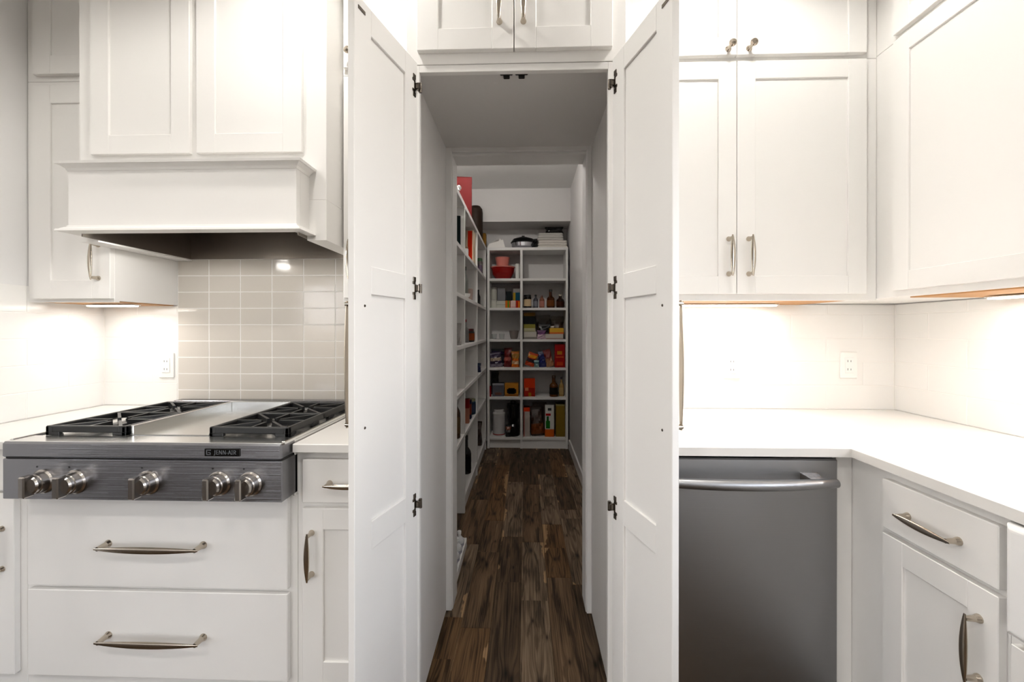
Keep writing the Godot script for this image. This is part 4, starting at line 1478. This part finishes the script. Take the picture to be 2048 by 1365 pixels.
	carton("snack_box", "yellow box with a black oval panel beside the grey tub", "box", -0.155, y, D + 0.01, 0.145, 0.138, 0.09, Color(0.70, 0.46, 0.14), [[0.0, 0.18, Color(0.52, 0.32, 0.10)]], 0.0, [[0.16, 0.84, 0.24, 0.56, Color(0.025, 0.022, 0.03)], [0.26, 0.74, 0.18, 0.64, Color(0.025, 0.022, 0.03)]])
	carton("snack_box", "narrow bright red box in the pantry corner at sixth-shelf height", "box", -0.392, y, D - 0.03, 0.040, 0.110, 0.05, Color(0.50, 0.02, 0.025))
	carton("cracker_box", "orange and red box by the middle upright on the sixth shelf", "box", 0.038, y, D, 0.118, 0.190, 0.06, Color(0.78, 0.20, 0.02), [[0.0, 0.50, Color(0.58, 0.10, 0.03)]], 0.0, [[0.10, 0.40, 0.32, 0.50, Color(0.86, 0.52, 0.36)], [0.40, 0.66, 0.02, 0.22, Color(0.62, 0.40, 0.08)]])
	bottle("syrup_bottle", "waisted amber bottle with a dark label on the sixth shelf", 0.298, y, D + 0.02, 0.046, 0.225, Color(0.32, 0.17, 0.04), Color(0.22, 0.11, 0.04), Color(0.05, 0.03, 0.02), 0.40)
	bottle("oil_bottle", "slim cream-coloured bottle at the sixth shelf's right end", 0.382, y, D + 0.05, 0.027, 0.205, Color(0.62, 0.50, 0.30), Color(0.20, 0.17, 0.20), Color(0.66, 0.55, 0.36), 0.38)
	# --- lowest shelf
	y = SHELF[6]
	vessel("storage_tub", "white screw-top tub with a red base stripe on the lowest shelf", "tub", -0.294, y, D + 0.08, [["body", gm(Color(0.74, 0.73, 0.73), 0.35), [[0, 0], [0.062, 0], [0.066, 0.006], [0.066, 0.205], [0.060, 0.222], [0, 0.222]]], ["lid", gm(Color(0.80, 0.79, 0.78), 0.35), [[0, 0.218], [0.068, 0.218], [0.068, 0.238], [0.058, 0.250], [0.056, 0.272], [0.050, 0.278], [0, 0.278]]], ["stripe", gm(Color(0.60, 0.25, 0.22), 0.4), [[0.06, 0.008], [0.0668, 0.008], [0.0668, 0.018], [0.06, 0.018]]]])
	vessel("blender", "tall glossy black appliance on the lowest shelf, left of the upright", "appliance", -0.140, y, D + 0.05, [["base", gm(Color(0.02, 0.02, 0.022), 0.2), [[0, 0], [0.066, 0], [0.070, 0.01], [0.066, 0.11], [0.052, 0.13], [0, 0.13]]], ["jug", gm(Color(0.022, 0.022, 0.024), 0.1), [[0, 0.125], [0.050, 0.125], [0.062, 0.20], [0.066, 0.32], [0, 0.32]]], ["lid", gm(Color(0.02, 0.02, 0.02), 0.25), [[0, 0.318], [0.067, 0.318], [0.066, 0.345], [0.03, 0.352], [0.028, 0.375], [0, 0.377]]]])
	bag("snack_bag", "small dark packet with an orange corner at the black appliance's foot", -0.190, y, D - 0.03, 0.055, 0.125, 0.035, Color(0.03, 0.035, 0.045), [[0.62, 0.9, Color(0.50, 0.24, 0.12)], [0.42, 0.6, Color(0.40, 0.38, 0.38)]])
	carton("cereal_box", "tall white box with an orange top left on the lowest shelf's right bay", "box", 0.008, y, D, 0.066, 0.310, 0.13, Color(0.72, 0.66, 0.64), [[0.86, 1.0, Color(0.80, 0.22, 0.06)], [0.0, 0.86, Color(0.70, 0.65, 0.62)]], 0.0, [[0.0, 0.14, 0.0, 0.86, Color(0.55, 0.22, 0.18)]])
	bag("bread_bag", "lumpy brown bag of chips or bread on the lowest shelf", 0.128, y, D + 0.01, 0.150, 0.315, 0.11, Color(0.17, 0.075, 0.025), [[0.06, 0.42, Color(0.42, 0.20, 0.05)]], 0.1, 0.08)
	bag("bread_bag", "pale brown paper bag standing behind the lumpy brown one", 0.150, y, D + 0.16, 0.155, 0.335, 0.08, Color(0.42, 0.34, 0.30))
	carton("cracker_box", "white box with red, green and orange print on the lowest shelf", "box", 0.252, y, D, 0.096, 0.340, 0.07, Color(0.80, 0.79, 0.77), [[0.0, 0.24, Color(0.76, 0.34, 0.05)]], 0.0, [[0.10, 0.55, 0.26, 0.50, Color(0.02, 0.36, 0.05)], [0.18, 0.42, 0.50, 0.64, Color(0.02, 0.30, 0.05)], [0.08, 0.62, 0.66, 0.73, Color(0.66, 0.06, 0.05)], [0.30, 0.70, 0.82, 0.90, Color(0.22, 0.22, 0.22)]])
	carton("pasta_tin", "olive yellow upright tin at the right end of the lowest shelf", "tin", 0.368, y, D + 0.005, 0.096, 0.350, 0.096, Color(0.46, 0.37, 0.10), [[0.94, 1.0, Color(0.56, 0.52, 0.34)]])
	# --- the left-hand unit, from the doorway inwards
	y = SHELF[0]
	vessel("candle_holder", "silver ball finial on a stem atop the left shelves, nearest the doorway", "ornament", -0.449, y, 2.86, [["stem", gm(Color(0.36, 0.33, 0.31), 0.3, 0.6), [[0, 0], [0.020, 0], [0.020, 0.006], [0.007, 0.012], [0.006, 0.060], [0, 0.060]]], ["ball", gm(Color(0.88, 0.88, 0.88), 0.12, 1.0), [[0, 0.058], [0.010, 0.061], [0.0165, 0.070], [0.018, 0.077], [0.0165, 0.085], [0.010, 0.092], [0, 0.095]]]])
	carton("gift_box", "tall dark red box standing on top of the left shelves", "box", -0.510, y, 3.40, 0.14, 0.345, 0.16, Color(0.30, 0.008, 0.008), [[0.975, 1.0, Color(0.22, 0.008, 0.008)]], 0.12)
	vessel("canister", "dark brown round-shouldered canister behind the tall red box", "canister", -0.520, y, 4.42, [["body", gm(Color(0.16, 0.115, 0.085), 0.5), [[0, 0], [0.075, 0], [0.075, 0.33], [0.070, 0.37], [0.050, 0.398], [0, 0.404]]]])
	carton("snack_box", "mustard yellow box in the top corner beside the brown canister", "box", -0.462, y, 4.60, 0.060, 0.165, 0.10, Color(0.52, 0.36, 0.10))
	y = SHELF[1]
	carton("book", "dark teal book standing in the left shelves' nearest bay", "book", -0.478, y, 2.78, 0.10, 0.20, 0.03, Color(0.005, 0.075, 0.080), [], 0.2)
	carton("cereal_box", "orange and white box in front on the left shelves' second row", "box", -0.462, y, 3.50, 0.062, 0.270, 0.16, Color(0.80, 0.72, 0.62), [], 0.0, [[0.28, 0.86, 0.02, 0.98, Color(0.80, 0.14, 0.0)]])
	carton("cereal_box", "red-topped box with a purple band behind the orange and white box", "box", -0.535, y, 3.42, 0.080, 0.310, 0.06, Color(0.60, 0.58, 0.56), [[0.62, 1.0, Color(0.48, 0.02, 0.02)], [0.50, 0.62, Color(0.20, 0.12, 0.22)]])
	jar("spice_jar", "small white jar at the front edge, left of the orange and white box", -0.462, y, 3.25, 0.026, 0.085, Color(0.76, 0.75, 0.74), Color(0.45, 0.33, 0.22))
	jar("spice_jar", "green-lidded jar in the left shelves' furthest bay, second row", -0.470, y, 4.30, 0.036, 0.17, Color(0.40, 0.38, 0.36), Color(0.16, 0.34, 0.18))
	jar("spice_jar", "purple-grey jar beside the green-lidded one, furthest bay", -0.452, y, 4.18, 0.026, 0.10, Color(0.34, 0.28, 0.36), Color(0.40, 0.36, 0.36))
	y = SHELF[2]
	bottle("sauce_bottle", "clear bottle with a dark green cap in the left shelves' middle bay", -0.485, y, 3.40, 0.028, 0.27, Color(0.46, 0.47, 0.45), Color(0.01, 0.12, 0.04), Color(0, 0, 0, 0), 0.3)
	vessel("mug", "pinkish patterned cup in the left shelves' middle bay", "cup", -0.475, y, 3.44, [["cup", gm(Color(0.58, 0.50, 0.46), 0.3), [[0, 0], [0.040, 0], [0.047, 0.01], [0.050, 0.095], [0.047, 0.095], [0.044, 0.012], [0, 0.012]]]])
	vessel("egg_dish", "small bright white dish at the front edge below the patterned cup", "dish", -0.445, y, 3.15, [["dish", M.plastic_white, [[0, 0], [0.018, 0], [0.034, 0.016], [0.036, 0.034], [0.033, 0.034], [0.02, 0.01], [0, 0.008]]]])
	bottle("sauce_bottle", "slender black bottle in the furthest bay, third row of the left shelves", -0.472, y, 4.26, 0.020, 0.165, Color(0.02, 0.02, 0.02), Color(0.03, 0.03, 0.03))
	y = SHELF[3]
	bag("snack_bag", "shiny pale bag in the nearest bay of the left shelves", -0.470, y, 2.80, 0.085, 0.145, 0.06, Color(0.62, 0.60, 0.58))
	bottle("sauce_bottle", "clear bottle with a small red cap, left shelves' fourth row", -0.485, y, 3.42, 0.030, 0.185, Color(0.44, 0.43, 0.42), Color(0.42, 0.03, 0.02), Color(0, 0, 0, 0), 0.4)
	jar("sauce_jar", "wide black jar with an orange label and red lid, left shelves' fourth row", -0.486, y, 3.55, 0.060, 0.110, Color(0.03, 0.018, 0.012), Color(0.30, 0.03, 0.03), Color(0.46, 0.20, 0.05))
	y = SHELF[4]
	bag("snack_bag", "small blue packet on the left shelves' fifth row", -0.462, y, 4.05, 0.070, 0.085, 0.05, Color(0.03, 0.09, 0.26), [[0.7, 1.0, Color(0.14, 0.20, 0.28)]])
	y = SHELF[5]
	bottle("sauce_bottle", "brown bottle with a dark top in the nearest bay, above the doorway's crate", -0.470, y, 2.83, 0.036, 0.27, Color(0.24, 0.15, 0.08), Color(0.10, 0.04, 0.03), Color(0.34, 0.26, 0.16), 0.3)
	bag("coffee_bag", "dark brown packet with a pale clip beside the brown bottle", -0.485, y, 2.72, 0.07, 0.27, 0.05, Color(0.10, 0.055, 0.04), [[0.80, 0.92, Color(0.66, 0.58, 0.54)]])
	carton("cracker_box", "red and pink box at the front of the left shelves' sixth row", "box", -0.465, y, 3.26, 0.060, 0.185, 0.05, Color(0.62, 0.40, 0.32), [[0.62, 1.0, Color(0.44, 0.03, 0.03)]])
	carton("cracker_box", "orange and navy box behind the red and pink box, sixth row", "box", -0.478, y, 3.42, 0.075, 0.150, 0.06, Color(0.46, 0.17, 0.06), [[0.0, 0.25, Color(0.06, 0.06, 0.16)], [0.80, 1.0, Color(0.05, 0.05, 0.18)]])
	jar("food_tub", "blue tub with a pale yellow lid on the left shelves' sixth row", -0.472, y, 3.64, 0.045, 0.130, Color(0.02, 0.16, 0.24), Color(0.50, 0.50, 0.36), Color(0.16, 0.20, 0.28), "tub")
	y = SHELF[6]
	bottle("wine_bottle", "tall black bottle in the left shelves' bottom row", -0.480, y, 3.42, 0.042, 0.30, Color(0.008, 0.008, 0.009), Color(0.02, 0.02, 0.02), Color(0.05, 0.05, 0.052), 0.38)
	bag("bread_bag", "brown bag in the furthest bay of the left shelves' bottom row", -0.490, y, 4.20, 0.11, 0.235, 0.10, Color(0.20, 0.115, 0.075), [[0.1, 0.45, Color(0.12, 0.05, 0.03)]])
	# white tray of small bottles on the floor just inside the doorway
	t = thing("tray", "low white tray on the floor just inside the pantry doorway", "tray", -0.43, 0.0, 2.28)
	s = st()
	box(s, -0.53, -0.345, 0.0, 0.012, 2.09, 2.46, 0.003)
	part(t, "base", s, M.plastic_white)
	for q in [[-0.352, -0.340, 2.085, 2.465], [-0.535, -0.523, 2.085, 2.465], [-0.523, -0.352, 2.085, 2.097], [-0.523, -0.352, 2.453, 2.465]]:
		s = st()
		box(s, q[0], q[1], 0.012, 0.065, q[2], q[3], 0.004)
		part(t, "rim", s, M.plastic_white)
	var first: Node3D = null
	var n := 0
	for d in [2.14, 2.22, 2.30, 2.38]:
		for x in [-0.371, -0.435]:
			var lab := "small white bottle in the floor tray, %s row from the doorway, %s" % [["first", "second", "third", "fourth"][n / 2], "by the aisle" if n % 2 == 0 else "by the wall"]
			if first == null:
				first = bottle("small_bottle", lab, x, 0.012, d, 0.026, 0.130, Color(0.82, 0.82, 0.82), Color(0.90, 0.90, 0.90), Color(0.60, 0.60, 0.64), 0.3)
				first.set_meta("group", "small bottles in the floor tray")
			else:
				copy(first, lab, x, 0.012, d)
			n += 1
